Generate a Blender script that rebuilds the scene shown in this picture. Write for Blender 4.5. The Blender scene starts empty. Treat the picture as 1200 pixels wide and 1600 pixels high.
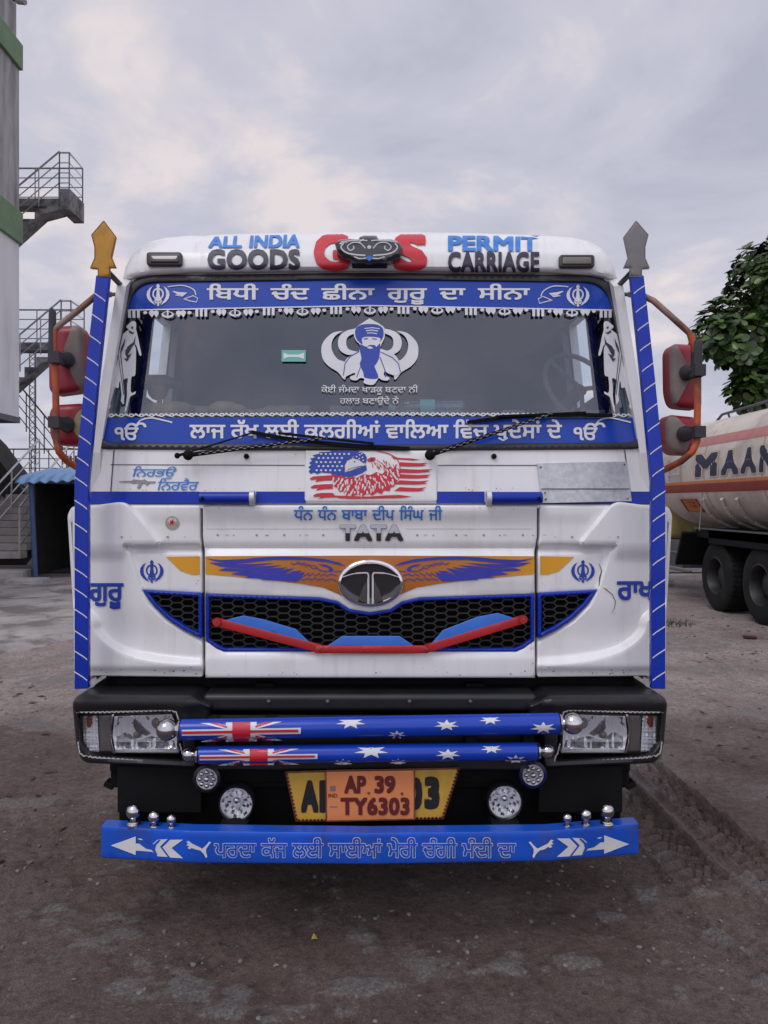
import bpy, bmesh, math, random
import numpy as np
from mathutils import Vector, Matrix, geometry, noise

random.seed(7)
SC = bpy.context.scene
COL = SC.collection
R = math.radians

# ------------------------------------------------------------------ camera
CX, CY, FP, CZ = 578.0, 785.0, 1202.0, 1.6     # principal point and focal length of the photograph (1200 x 1600)
cam_d = bpy.data.cameras.new('camera')
cam = bpy.data.objects.new('camera', cam_d)
COL.objects.link(cam)
cam.location = (0, 0, CZ)
cam.rotation_euler = (R(90), 0, 0)
cam_d.sensor_fit = 'VERTICAL'
cam_d.sensor_height = 36.0
cam_d.lens = 36.0 * FP / 1600
cam_d.shift_x = (600 - CX) / 1600
cam_d.shift_y = -(800 - CY) / 1600
cam_d.clip_start = 0.05
cam_d.clip_end = 3000
SC.camera = cam

# ------------------------------------------------------------------ world: overcast sky
SUN_EL, SUN_AZ = R(56), R(218)      # azimuth from +Y, clockwise: behind the camera, a bit to the left
world = bpy.data.worlds.new('World')
SC.world = world
world.use_nodes = True
wn, wl = world.node_tree.nodes, world.node_tree.links
wn.clear()
w_out = wn.new('ShaderNodeOutputWorld')
w_mix = wn.new('ShaderNodeMixShader')
w_sky = wn.new('ShaderNodeTexSky')
w_sky.sky_type = 'NISHITA'
w_sky.sun_disc = False
w_sky.sun_elevation = SUN_EL
w_sky.sun_rotation = SUN_AZ
w_bg1 = wn.new('ShaderNodeBackground')
w_bg1.inputs[1].default_value = 0.07
w_bg2 = wn.new('ShaderNodeBackground')
w_bg2.inputs[1].default_value = 1.04
w_mix.inputs[0].default_value = 0.93
wl.new(w_sky.outputs[0], w_bg1.inputs[0])
w_tc = wn.new('ShaderNodeTexCoord')
w_sep = wn.new('ShaderNodeSeparateXYZ')
wl.new(w_tc.outputs['Generated'], w_sep.inputs[0])


def wmath(op, a, b=None, clamp=False):
    n = wn.new('ShaderNodeMath')
    n.operation = op
    n.use_clamp = clamp
    for i, v in enumerate((a, b)):
        if v is None:
            continue
        if isinstance(v, (int, float)):
            n.inputs[i].default_value = v
        else:
            wl.new(v, n.inputs[i])
    return n.outputs[0]


zz = wmath('ADD', wmath('ABSOLUTE', w_sep.outputs[2]), 0.22)
w_comb = wn.new('ShaderNodeCombineXYZ')
wl.new(wmath('DIVIDE', w_sep.outputs[0], zz), w_comb.inputs[0])
wl.new(wmath('DIVIDE', w_sep.outputs[1], zz), w_comb.inputs[1])
w_comb.inputs[2].default_value = 3.7
w_n1 = wn.new('ShaderNodeTexNoise')
w_n1.inputs['Scale'].default_value = 2.3
w_n1.inputs['Detail'].default_value = 6
w_n1.inputs['Roughness'].default_value = 0.56
w_n1.inputs['Distortion'].default_value = 0.35
wl.new(w_comb.outputs[0], w_n1.inputs['Vector'])
w_cr = wn.new('ShaderNodeValToRGB')
wl.new(w_n1.outputs[0], w_cr.inputs[0])
el = w_cr.color_ramp.elements
el[0].position, el[0].color = 0.36, (0.44, 0.45, 0.55, 1)
el[1].position, el[1].color = 0.68, (0.76, 0.69, 0.70, 1)
e = el.new(0.47); e.color = (0.515, 0.52, 0.615, 1)
e = el.new(0.56); e.color = (0.565, 0.56, 0.645, 1)
# the cloud deck is thinner and brighter overhead and behind the photographer
w_back = wmath('MULTIPLY', wmath('MAXIMUM', wmath('MULTIPLY', w_sep.outputs[1], -1.0), 0.0), 0.75)
w_up = wmath('MULTIPLY', wmath('MAXIMUM', wmath('SUBTRACT', w_sep.outputs[2], 0.62), 0.0), 1.5)
w_gain = wmath('ADD', wmath('ADD', w_back, w_up), 1.0)
w_vm = wn.new('ShaderNodeVectorMath')
w_vm.operation = 'SCALE'
wl.new(w_cr.outputs[0], w_vm.inputs[0])
wl.new(w_gain, w_vm.inputs['Scale'])
wl.new(w_vm.outputs[0], w_bg2.inputs[0])
wl.new(w_bg1.outputs[0], w_mix.inputs[1])
wl.new(w_bg2.outputs[0], w_mix.inputs[2])
wl.new(w_mix.outputs[0], w_out.inputs[0])

# ------------------------------------------------------------------ sun behind the clouds
sun_d = bpy.data.lights.new('sun', 'SUN')
sun_d.energy = 1.0
sun_d.angle = R(25)
sun_d.color = (1.0, 0.96, 0.93)
sun = bpy.data.objects.new('sun', sun_d)
COL.objects.link(sun)
sdir = Vector((math.sin(SUN_AZ) * math.cos(SUN_EL), math.cos(SUN_AZ) * math.cos(SUN_EL), math.sin(SUN_EL)))
sun.rotation_euler = sdir.to_track_quat('Z', 'Y').to_euler()
sun.location = sdir * 40

SC.view_settings.view_transform = 'Standard'
SC.view_settings.look = 'None'
SC.view_settings.exposure = 0.07
SC.view_settings.gamma = 1.0
SC.view_settings.use_curve_mapping = False


# ------------------------------------------------------------------ materials
def mat(name, col, rough=0.5, metal=0.0, var=0.0, vscale=4.0, bump=0.0, bscale=30.0, coat=0.0, spec=0.5,
        dirt=None, dirt_amt=0.0, dirt_scale=3.0, dirt_lo=0.5, dirt_hi=0.75, stretch=None):
    m = bpy.data.materials.new(name)
    m.use_nodes = True
    nt = m.node_tree
    n, l = nt.nodes, nt.links
    b = n['Principled BSDF']
    b.inputs['Base Color'].default_value = (*col, 1)
    b.inputs['Roughness'].default_value = rough
    b.inputs['Metallic'].default_value = metal
    b.inputs['Coat Weight'].default_value = coat
    b.inputs['Coat Roughness'].default_value = 0.08
    b.inputs['Specular IOR Level'].default_value = spec
    src = None
    if var or dirt or bump:
        tc = n.new('ShaderNodeTexCoord')
        mp = n.new('ShaderNodeMapping')
        if stretch:
            mp.inputs['Scale'].default_value = stretch
        l.new(tc.outputs['Object'], mp.inputs[0])
        vec = mp.outputs[0]
    if var:
        nz = n.new('ShaderNodeTexNoise')
        nz.inputs['Scale'].default_value = vscale
        nz.inputs['Detail'].default_value = 8
        nz.inputs['Roughness'].default_value = 0.6
        l.new(vec, nz.inputs['Vector'])
        cr = n.new('ShaderNodeValToRGB')
        l.new(nz.outputs[0], cr.inputs[0])
        a, c = cr.color_ramp.elements
        a.position, c.position = 0.3, 0.7
        a.color = (*[max(0, k * (1 - var)) for k in col], 1)
        c.color = (*[min(1, k * (1 + var)) for k in col], 1)
        src = cr.outputs[0]
        l.new(src, b.inputs['Base Color'])
    if dirt:
        nd = n.new('ShaderNodeTexNoise')
        nd.inputs['Scale'].default_value = dirt_scale
        nd.inputs['Detail'].default_value = 10
        nd.inputs['Roughness'].default_value = 0.65
        l.new(vec, nd.inputs['Vector'])
        rmp = n.new('ShaderNodeMapRange')
        rmp.inputs[1].default_value = dirt_lo
        rmp.inputs[2].default_value = dirt_hi
        rmp.inputs[4].default_value = dirt_amt
        l.new(nd.outputs[0], rmp.inputs[0])
        mx = n.new('ShaderNodeMix')
        mx.data_type = 'RGBA'
        l.new(rmp.outputs[0], mx.inputs[0])
        if src:
            l.new(src, mx.inputs[6])
        else:
            mx.inputs[6].default_value = (*col, 1)
        mx.inputs[7].default_value = (*dirt, 1)
        l.new(mx.outputs[2], b.inputs['Base Color'])
    if bump:
        nb = n.new('ShaderNodeTexNoise')
        nb.inputs['Scale'].default_value = bscale
        nb.inputs['Detail'].default_value = 6
        l.new(vec, nb.inputs['Vector'])
        bp = n.new('ShaderNodeBump')
        bp.inputs['Strength'].default_value = bump
        bp.inputs['Distance'].default_value = 0.01
        l.new(nb.outputs[0], bp.inputs['Height'])
        l.new(bp.outputs[0], b.inputs['Normal'])
    return m


M = {}
M['white'] = mat('white_paint', (0.78, 0.775, 0.77), 0.38, var=0.03, vscale=2, coat=0.25, dirt=(0.42, 0.38, 0.35), dirt_amt=0.38, stretch=(1.6, 1, .55),
                 dirt_scale=3.5, dirt_lo=0.52, dirt_hi=0.85, bump=0.04, bscale=6)
M['blue'] = mat('blue_paint', (0.006, 0.024, 0.33), 0.4, var=0.12, vscale=5, spec=.3, dirt=(0.10, 0.10, 0.16), dirt_amt=0.3)
M['stripe_blue'] = mat('stripe_blue', (0.005, 0.030, 0.36), 0.36, var=0.15, vscale=6, spec=.32)
M['film'] = mat('blue_film', (0.006, 0.050, 0.37), 0.25, var=0.08, vscale=3, spec=0.42)
M['guard_blue'] = mat('guard_blue', (0.010, 0.085, 0.52), 0.36, var=0.14, vscale=6, spec=.35, dirt=(0.07, 0.06, 0.07), dirt_amt=0.5, dirt_scale=7, dirt_lo=.52, dirt_hi=.72, stretch=(1, 1, .6))
M['decal_white'] = mat('white_vinyl', (0.66, 0.66, 0.68), 0.45, var=0.05, vscale=12)
M['decal_blue'] = mat('blue_vinyl', (0.015, 0.05, 0.36), 0.4, var=0.05)
M['decal_azure'] = mat('azure_vinyl', (0.03, 0.19, 0.58), 0.4, var=0.08)
M['decal_navy'] = mat('navy_vinyl', (0.035, 0.03, 0.06), 0.45, var=0.15)
M['decal_red'] = mat('red_vinyl', (0.55, 0.014, 0.03), 0.4, var=0.06)
M['decal_gray'] = mat('gray_vinyl', (0.26, 0.25, 0.26), 0.5, var=0.1)
M['decal_dark'] = mat('dark_line', (0.03, 0.03, 0.045), 0.5)
M['gold'] = mat('orange_vinyl', (0.60, 0.235, 0.02), 0.4, var=0.16, vscale=2.5, coat=0.2, stretch=(1, 1, 6))
_nt = M['white'].node_tree
_b = _nt.nodes['Principled BSDF']
_src = _b.inputs['Base Color'].links[0].from_socket
_tc, _mp, _nz, _mr, _mx = (_nt.nodes.new(k) for k in ('ShaderNodeTexCoord', 'ShaderNodeMapping', 'ShaderNodeTexNoise', 'ShaderNodeMapRange', 'ShaderNodeMix'))
_mx.data_type = 'RGBA'
_mp.inputs['Scale'].default_value = (26, 8, 1.3)
_nz.inputs['Scale'].default_value, _nz.inputs['Detail'].default_value, _nz.inputs['Roughness'].default_value = 1.0, 7, .62
_nt.links.new(_tc.outputs['Object'], _mp.inputs[0]); _nt.links.new(_mp.outputs[0], _nz.inputs['Vector']); _nt.links.new(_nz.outputs[0], _mr.inputs[0])
_mr.inputs[1].default_value, _mr.inputs[2].default_value, _mr.inputs[4].default_value = .55, .80, .30
_nt.links.new(_mr.outputs[0], _mx.inputs[0]); _nt.links.new(_src, _mx.inputs[6])
_mx.inputs[7].default_value = (.36, .32, .29, 1)
_nt.links.new(_mx.outputs[2], _b.inputs['Base Color'])
_nt = M['gold'].node_tree
_tc, _sp, _ab, _mr, _mx = (_nt.nodes.new(k) for k in ('ShaderNodeTexCoord', 'ShaderNodeSeparateXYZ', 'ShaderNodeMath', 'ShaderNodeMapRange', 'ShaderNodeMix'))
_ab.operation = 'ABSOLUTE'
_mx.data_type = 'RGBA'
_nt.links.new(_tc.outputs['Object'], _sp.inputs[0]); _nt.links.new(_sp.outputs[0], _ab.inputs[0]); _nt.links.new(_ab.outputs[0], _mr.inputs[0])
_mr.inputs[1].default_value, _mr.inputs[2].default_value = .25, .72
_nt.links.new(_mr.outputs[0], _mx.inputs[0])
_mx.inputs[6].default_value, _mx.inputs[7].default_value = (.46, .15, .022, 1), (.72, .34, .015, 1)
_nt.links.new(_mx.outputs[2], _nt.nodes['Principled BSDF'].inputs['Base Color'])
M['wing'] = mat('wing_blue', (0.035, 0.045, 0.38), 0.4, var=0.15)
M['red'] = mat('red_paint', (0.42, 0.014, 0.016), 0.4, var=0.12, coat=0.2, dirt=(0.16, 0.03, 0.02), dirt_amt=0.5)
M['sky_blue'] = mat('ornament_blue', (0.045, 0.17, 0.62), 0.42, var=0.08)
M['rubber'] = mat('black_rubber', (0.022, 0.021, 0.026), 0.45, var=0.15, vscale=9)
M['black'] = mat('black_plastic', (0.010, 0.0095, 0.012), 0.40, var=0.3, vscale=7, dirt=(0.10, 0.09, 0.085), dirt_amt=0.25, dirt_lo=0.55, dirt_hi=0.9,
                 bump=0.05, bscale=40)
M['black_matt'] = mat('black_matt', (0.0045, 0.0045, 0.005), 0.8, var=0.3, spec=.2)
M['mesh'] = mat('grille_plastic', (0.024, 0.023, 0.022), 0.45, var=0.15)
M['chrome'] = mat('chrome', (0.78, 0.77, 0.78), 0.07, 1.0, dirt=(0.35, 0.33, 0.31), dirt_amt=0.4, dirt_scale=9)
M['dull_chrome'] = mat('dull_chrome', (0.58, 0.57, 0.58), 0.17, 1.0, var=0.2, vscale=14, dirt=(.25, .23, .21), dirt_amt=.5, dirt_scale=25)
M['facet_silver'] = mat('facet_silver', (0.30, 0.295, 0.31), 0.22, 0.7, var=.5, vscale=60)
M['badge_silver'] = mat('badge_silver', (0.66, 0.66, 0.68), 0.25, 0.25)
M['letter_chrome'] = mat('letter_chrome', (0.27, 0.285, 0.32), 0.12, 1.0)
M['smoke_chrome'] = mat('smoke_chrome', (0.26, 0.245, 0.24), 0.2, 1.0)
M['lamp_silver'] = mat('lamp_silver', (0.90, 0.90, 0.93), 0.28, 0.35)
M['dark_chrome'] = mat('dark_chrome', (0.05, 0.05, 0.055), 0.12, 0.6, coat=0.6)
M['galv'] = mat('galvanised_sheet', (0.52, 0.53, 0.55), 0.48, 0.55, var=0.16, vscale=45, dirt=(0.25, 0.24, 0.24), dirt_amt=0.4, dirt_scale=14)
M['silver_trim'] = mat('silver_trim', (0.62, 0.61, 0.62), 0.4, 0.3, var=0.1)
M['plate_yellow'] = mat('yellow_plate', (0.58, 0.34, 0.045), 0.45, var=0.12, vscale=9, dirt=(0.25, 0.12, 0.03), dirt_amt=0.5, dirt_scale=10)
M['plate_orange'] = mat('orange_plate', (0.72, 0.25, 0.09), 0.42, var=0.06, vscale=6)
M['plate_text'] = mat('plate_lettering', (0.12, 0.012, 0.012), 0.5)
M['plate_black'] = mat('plate_black', (0.012, 0.011, 0.010), 0.5)
M['rust_edge'] = mat('rust_edge', (0.16, 0.04, 0.02), 0.7, var=0.3, vscale=30)
M['orange_tube'] = mat('orange_red_tube', (0.42, 0.075, 0.02), 0.45, var=0.25, vscale=9, dirt=(0.10, 0.045, 0.03), dirt_amt=0.8, dirt_scale=11, dirt_lo=0.5, dirt_hi=0.62)
M['rusty_tube'] = mat('rusty_tube', (0.20, 0.085, 0.05), 0.6, var=0.4, vscale=14, dirt=(0.35, 0.30, 0.27), dirt_amt=0.7, dirt_scale=9)
M['mirror_red'] = mat('mirror_red', (0.27, 0.010, 0.024), 0.42, var=0.15, vscale=8, dirt=(0.22, 0.06, 0.06), dirt_amt=0.5, dirt_scale=8)
M['mirror_worn'] = mat('worn_plastic', (0.20, 0.165, 0.15), 0.6, var=0.2, vscale=10, dirt=(0.30, 0.20, 0.11), dirt_amt=0.8, dirt_scale=12, dirt_lo=0.54, dirt_hi=0.66)
M['mirror_yellow'] = mat('worn_yellow', (0.36, 0.30, 0.14), 0.6, var=0.2, vscale=10)
M['finial_yellow'] = mat('yellow_spear', (0.50, 0.24, 0.02), 0.5, var=0.15, vscale=9, dirt=(0.25, 0.12, 0.02), dirt_amt=0.6, dirt_scale=14)
M['finial_gray'] = mat('gray_spear', (0.20, 0.19, 0.19), 0.45, 0.25, var=0.12, vscale=9)
M['flag_white'] = mat('flag_white', (0.62, 0.62, 0.64), 0.4, var=0.06, coat=0.2)
M['flag_red'] = mat('flag_red', (0.50, 0.012, 0.03), 0.4, var=0.06, coat=0.2)
M['tube_blue'] = mat('tube_blue', (0.006, 0.045, 0.40), 0.26, var=0.15, vscale=4, spec=.45)
M['interior'] = mat('cab_lining', (0.085, 0.085, 0.095), 0.8, var=0.15)
M['interior_light'] = mat('cab_fabric', (0.16, 0.15, 0.16), 0.85, var=0.2, vscale=9)
M['dash'] = mat('dashboard', (0.26, 0.225, 0.18), 0.7, var=0.35, vscale=7)
M['cloth_khaki'] = mat('khaki_cloth', (0.20, 0.16, 0.09), 0.85, var=0.3, vscale=12, bump=0.5, bscale=25)
M['tyre'] = mat('tyre_rubber', (0.011, 0.0105, 0.0105), 0.85, var=0.25, vscale=8, spec=.25, dirt=(0.05, 0.045, 0.04), dirt_amt=0.4, bump=0.2, bscale=50)
M['amber'] = mat('amber_plastic', (0.26, 0.05, 0.025), 0.2, coat=0.4)
M['navy_ring'] = mat('navy_ring', (0.006, 0.008, 0.06), 0.4)
M['lens_gray'] = mat('smoked_lens', (0.15, 0.135, 0.125), 0.25, coat=0.5, var=0.1)
M['concrete'] = mat('concrete', (0.40, 0.375, 0.365), 0.85, var=0.2, vscale=3, dirt=(0.10, 0.095, 0.09), dirt_amt=0.75, dirt_scale=1.6, dirt_lo=0.48, dirt_hi=0.7, bump=0.4, bscale=18)
M['stair_concrete'] = mat('stained_concrete', (0.24, 0.235, 0.235), 0.85, var=0.25, vscale=5, dirt=(0.03, 0.03, 0.03), dirt_amt=0.9, dirt_scale=2.6, dirt_lo=0.47, dirt_hi=0.62, bump=0.4, bscale=18)
M['step'] = mat('stair_step', (0.36, 0.33, 0.315), 0.85, var=0.2, vscale=3, bump=0.3, bscale=20)
M['wall_white'] = mat('weathered_white_wall', (0.74, 0.73, 0.74), 0.8, var=0.06, vscale=1.5, dirt=(0.34, 0.32, 0.31), dirt_amt=0.7, dirt_scale=0.9, dirt_lo=0.52, dirt_hi=0.8,
                      stretch=(1, 1.6, 0.25), bump=0.15, bscale=12)
M['wall_gray'] = mat('weathered_gray_wall', (0.44, 0.43, 0.43), 0.85, var=0.12, vscale=2, dirt=(0.10, 0.10, 0.10), dirt_amt=0.8, dirt_scale=1.3, dirt_lo=0.45, dirt_hi=0.7,
                     stretch=(1, 1.8, 0.3), bump=0.2, bscale=12)
M['green'] = mat('green_band', (0.17, 0.27, 0.15), 0.75, var=0.1, vscale=3, dirt=(0.07, 0.10, 0.06), dirt_amt=0.5, dirt_scale=2)
M['steel'] = mat('railing_steel', (0.50, 0.50, 0.51), 0.32, 0.8, var=0.15, vscale=9)
M['dark_steel'] = mat('dark_steel', (0.10, 0.10, 0.105), 0.55, 0.3, var=0.25, vscale=6)
M['rim'] = mat('dark_rim', (0.022, 0.021, 0.021), 0.5, 0.2, var=.4, vscale=9)
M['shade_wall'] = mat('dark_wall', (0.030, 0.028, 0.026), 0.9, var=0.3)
M['awning'] = mat('awning_blue', (0.22, 0.40, 0.66), 0.45, var=0.15, vscale=5, dirt=(0.10, 0.14, 0.22), dirt_amt=0.5, dirt_scale=5)
M['post_blue'] = mat('post_blue', (0.045, 0.09, 0.20), 0.5, var=0.2, vscale=6)
M['tank'] = mat('tank_paint', (0.58, 0.51, 0.45), 0.5, var=0.08, vscale=2, dirt=(0.20, 0.165, 0.14), dirt_amt=0.75, dirt_scale=1.7, dirt_lo=0.46, dirt_hi=0.74,
                stretch=(1, 1, 0.7), bump=0.1, bscale=6)
M['tank_red'] = mat('tank_red', (0.24, 0.032, 0.018), 0.5, var=0.15, vscale=4)
M['tank_orange'] = mat('tank_orange', (0.55, 0.17, 0.04), 0.5, var=0.12)
M['tank_pink'] = mat('tank_faded_red', (0.42, 0.16, 0.14), 0.55, var=0.15, vscale=5)
M['tank_navy'] = mat('tank_navy', (0.014, 0.014, 0.05), 0.6, var=0.2, vscale=8)
M['tank_gold'] = mat('tank_gold', (0.42, 0.27, 0.13), 0.5, var=0.1)
M['cab_yellow'] = mat('cab_yellow', (0.42, 0.33, 0.13), 0.5, var=0.12, dirt=(0.2, 0.14, 0.06), dirt_amt=0.5)
M['bark'] = mat('bark', (0.085, 0.065, 0.05), 0.9, var=0.3, vscale=12, bump=0.6, bscale=20)
M['stone'] = mat('stone', (0.24, 0.22, 0.21), 0.85, var=0.35, vscale=9, bump=0.3, bscale=60)
M['leaf_yellow'] = mat('dry_leaf', (0.40, 0.30, 0.06), 0.7, var=0.2, vscale=40)
M['debris'] = mat('dark_debris', (0.045, 0.03, 0.024), 0.9, var=0.4, vscale=20)
M['cyan_label'] = mat('cyan_label', (0.12, 0.42, 0.38), 0.5)


def mat_glass(name, tint=(0.8, 0.86, 0.88), f=0.1, rough=0.01, edge=0.55):
    m = bpy.data.materials.new(name)
    m.use_nodes = True
    n, l = m.node_tree.nodes, m.node_tree.links
    n.clear()
    o = n.new('ShaderNodeOutputMaterial')
    mx = n.new('ShaderNodeMixShader')
    t = n.new('ShaderNodeBsdfTransparent')
    t.inputs[0].default_value = (*tint, 1)
    g = n.new('ShaderNodeBsdfGlossy')
    g.inputs['Roughness'].default_value = rough
    g.inputs['Color'].default_value = (0.86, 0.90, 1.0, 1)
    lw = n.new('ShaderNodeLayerWeight')
    lw.inputs[0].default_value = 0.3
    mr = n.new('ShaderNodeMapRange')
    mr.inputs[3].default_value = f
    mr.inputs[4].default_value = edge
    l.new(lw.outputs['Fresnel'], mr.inputs[0])
    mr.inputs[1].default_value = 0.0
    mr.inputs[2].default_value = 1.0
    l.new(mr.outputs[0], mx.inputs[0])
    l.new(t.outputs[0], mx.inputs[1])
    l.new(g.outputs[0], mx.inputs[2])
    l.new(mx.outputs[0], o.inputs[0])
    return m


M['glass'] = mat_glass('windscreen_glass', (0.78, 0.84, 0.88), 0.115)
M['side_glass'] = mat_glass('tinted_side_glass', (0.26, 0.34, 0.38), 0.06)
M['clear_glass'] = mat_glass('clear_door_glass', (0.98, 0.99, 0.99), 0.02, edge=.05)
M['lamp_glass'] = mat_glass('lamp_glass', (0.93, 0.94, 0.95), 0.06)
M['bottle'] = mat_glass('bottle_plastic', (0.70, 0.82, 0.80), 0.10, 0.08)


# ------------------------------------------------------------------ tags and object helpers
def tag(o, label=None, cat=None, group=None, kind=None):
    if label: o['label'] = label
    if cat: o['category'] = cat
    if group: o['group'] = group
    if kind: o['kind'] = kind
    return o


def empty(name, loc, label, cat, group=None):
    o = bpy.data.objects.new(name, None)
    COL.objects.link(o)
    o.location = loc
    o.empty_display_size = 0.2
    return tag(o, label, cat, group)


def attach(o, parent):
    if parent is not None:
        o.parent = parent
        if parent.type == 'EMPTY':
            o.matrix_parent_inverse = Matrix.Translation(-Vector(parent.location))
    return o


class MB:
    """collects geometry in world space and links it as one mesh object"""

    def __init__(s):
        s.v, s.f, s.m = [], [], []
        s.mi = 0

    def add(s, vs, fs):
        k = len(s.v)
        s.v += [tuple(p) for p in vs]
        s.f += [tuple(i + k for i in f) for f in fs]
        s.m += [s.mi] * len(fs)
        return s

    def box(s, x0, x1, y0, y1, z0, z1, M4=None):
        vs = [Vector((x, y, z)) for x in (x0, x1) for y in (y0, y1) for z in (z0, z1)]
        if M4: vs = [M4 @ v for v in vs]
        return s.add(vs, [(0, 1, 3, 2), (4, 6, 7, 5), (0, 4, 5, 1), (2, 3, 7, 6), (0, 2, 6, 4), (1, 5, 7, 3)])

    def bar(s, a, b, w, h, up=Vector((0, 0, 1))):
        a, b = Vector(a), Vector(b)
        d = (b - a).normalized()
        sd = d.cross(up)
        if sd.length < 1e-4: sd = d.cross(Vector((0, 1, 0)))
        sd.normalize()
        u = sd.cross(d)
        vs = []
        for p in (a, b):
            for i, j in ((-1, -1), (1, -1), (1, 1), (-1, 1)):
                vs.append(p + sd * (i * w / 2) + u * (j * h / 2))
        return s.add(vs, [(3, 2, 1, 0), (4, 5, 6, 7), (0, 1, 5, 4), (1, 2, 6, 5), (2, 3, 7, 6), (3, 0, 4, 7)])

    def tube(s, pts, r, n=10, cap=True):
        pts = [Vector(p) for p in pts]
        rs = r if isinstance(r, (list, tuple)) else [r] * len(pts)
        ref = None
        vs, fs = [], []
        for i, p in enumerate(pts):
            d = (pts[min(i + 1, len(pts) - 1)] - pts[max(i - 1, 0)]).normalized()
            if ref is None:
                ref = Vector((0, 0, 1)) if abs(d.z) < 0.9 else Vector((1, 0, 0))
            a = (ref - d * ref.dot(d)).normalized()
            ref = a
            b = d.cross(a)
            for k in range(n):
                t = 2 * math.pi * k / n
                vs.append(p + (a * math.cos(t) + b * math.sin(t)) * rs[i])
        for i in range(len(pts) - 1):
            for k in range(n):
                fs.append((i * n + k, i * n + (k + 1) % n, (i + 1) * n + (k + 1) % n, (i + 1) * n + k))
        if cap:
            fs.append(tuple(range(n))[::-1])
            fs.append(tuple((len(pts) - 1) * n + k for k in range(n)))
        return s.add(vs, fs)

    def lathe(s, prof, o, axis, n=24):
        """prof: (radius, distance along axis)"""
        o, axis = Vector(o), Vector(axis).normalized()
        a = axis.orthogonal().normalized()
        b = axis.cross(a)
        vs, fs = [], []
        for r, h in prof:
            for k in range(n):
                t = 2 * math.pi * k / n
                vs.append(o + axis * h + (a * math.cos(t) + b * math.sin(t)) * r)
        for i in range(len(prof) - 1):
            for k in range(n):
                fs.append((i * n + k, i * n + (k + 1) % n, (i + 1) * n + (k + 1) % n, (i + 1) * n + k))
        return s.add(vs, fs)

    def ball(s, c, r, n=20, sx=1, sy=1, sz=1):
        c = Vector(c)
        vs, fs = [], []
        h = n // 2
        for i in range(h + 1):
            p = math.pi * i / h
            for k in range(n):
                t = 2 * math.pi * k / n
                vs.append(c + Vector((math.sin(p) * math.cos(t) * r * sx, math.sin(p) * math.sin(t) * r * sy, math.cos(p) * r * sz)))
        for i in range(h):
            for k in range(n):
                fs.append((i * n + k, (i + 1) * n + k, (i + 1) * n + (k + 1) % n, i * n + (k + 1) % n))
        return s.add(vs, fs)

    def build(s, name, mats, parent=None, smooth=True, bev=0.0, seg=2, ang=38):
        me = bpy.data.meshes.new(name)
        me.from_pydata(s.v, [], s.f)
        if not isinstance(mats, (list, tuple)): mats = [mats]
        for m in mats: me.materials.append(m)
        if len(mats) > 1:
            me.polygons.foreach_set('material_index', s.m)
        me.validate()
        if smooth:
            me.shade_smooth()
            me.set_sharp_from_angle(angle=R(ang))
        o = bpy.data.objects.new(name, me)
        COL.objects.link(o)
        if bev:
            md = o.modifiers.new('bevel', 'BEVEL')
            md.width = bev
            md.segments = seg
            md.limit_method = 'ANGLE'
            md.angle_limit = R(40)
            md.harden_normals = True
        return attach(o, parent)


# ------------------------------------------------------------------ 2-D outlines laid onto real surfaces
def W(px, py, Y):
    return Vector(((px - CX) / FP * Y, Y, CZ - (py - CY) / FP * Y))


def on(F, px, py, off=0.0):
    Y = 3.0
    for _ in range(5):
        v = W(px, py, Y)
        Y = F(v.x, v.z) - off
    return W(px, py, Y)


def mir(loop):
    return [(2 * CX - x, y) for x, y in loop][::-1]


def rp(pts, rad, n=5):
    """polygon with rounded corners"""
    out = []
    m = len(pts)
    for i in range(m):
        p = Vector(pts[i][:2]); a = Vector(pts[i - 1][:2]); b = Vector(pts[(i + 1) % m][:2])
        r = pts[i][2] if len(pts[i]) > 2 else rad
        u, w = a - p, b - p
        r = min(r, u.length * 0.48, w.length * 0.48)
        if r < 0.2:
            out.append(tuple(p)); continue
        s, t = p + u.normalized() * r, p + w.normalized() * r
        for k in range(n + 1):
            q = k / n
            out.append(tuple((1 - q) ** 2 * s + 2 * q * (1 - q) * p + q * q * t))
    return out


def circ(cx, cy, rx, ry=None, n=32, a0=0, a1=360):
    ry = ry or rx
    full = abs(a1 - a0) >= 360
    k = n if full else n + 1
    return [(cx + rx * math.cos(R(a0 + (a1 - a0) * i / n)), cy + ry * math.sin(R(a0 + (a1 - a0) * i / n))) for i in range(k)]


def stroke(pts, w0, w1=None):
    """open polyline -> closed outline; w0/w1 widths at the ends (or a list)"""
    m = len(pts)
    ws = w0 if isinstance(w0, (list, tuple)) else [w0 + ((w1 if w1 is not None else w0) - w0) * i / (m - 1) for i in range(m)]
    L, Rr = [], []
    for i in range(m):
        a = Vector(pts[max(i - 1, 0)]); b = Vector(pts[min(i + 1, m - 1)])
        d = (b - a).normalized()
        nn = Vector((-d.y, d.x)) * ws[i] / 2
        p = Vector(pts[i])
        L.append(tuple(p + nn)); Rr.append(tuple(p - nn))
    return L + Rr[::-1]


def smooth_line(pts, k=6):
    """Catmull-Rom through points"""
    P = [Vector(p) for p in pts]
    P = [P[0]] + P + [P[-1]]
    out = []
    for i in range(1, len(P) - 2):
        for j in range(k):
            t = j / k
            a, b, c, d = P[i - 1], P[i], P[i + 1], P[i + 2]
            out.append(tuple(0.5 * ((2 * b) + (c - a) * t + (2 * a - 5 * b + 4 * c - d) * t * t + (3 * b - a - 3 * c + d) * t ** 3)))
    out.append(tuple(P[-2]))
    return out


def segs_of(loops):
    A, B = [], []
    for lp in loops:
        for i in range(len(lp)):
            A.append(lp[i]); B.append(lp[(i + 1) % len(lp)])
    return np.array(A, float), np.array(B, float)


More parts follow.
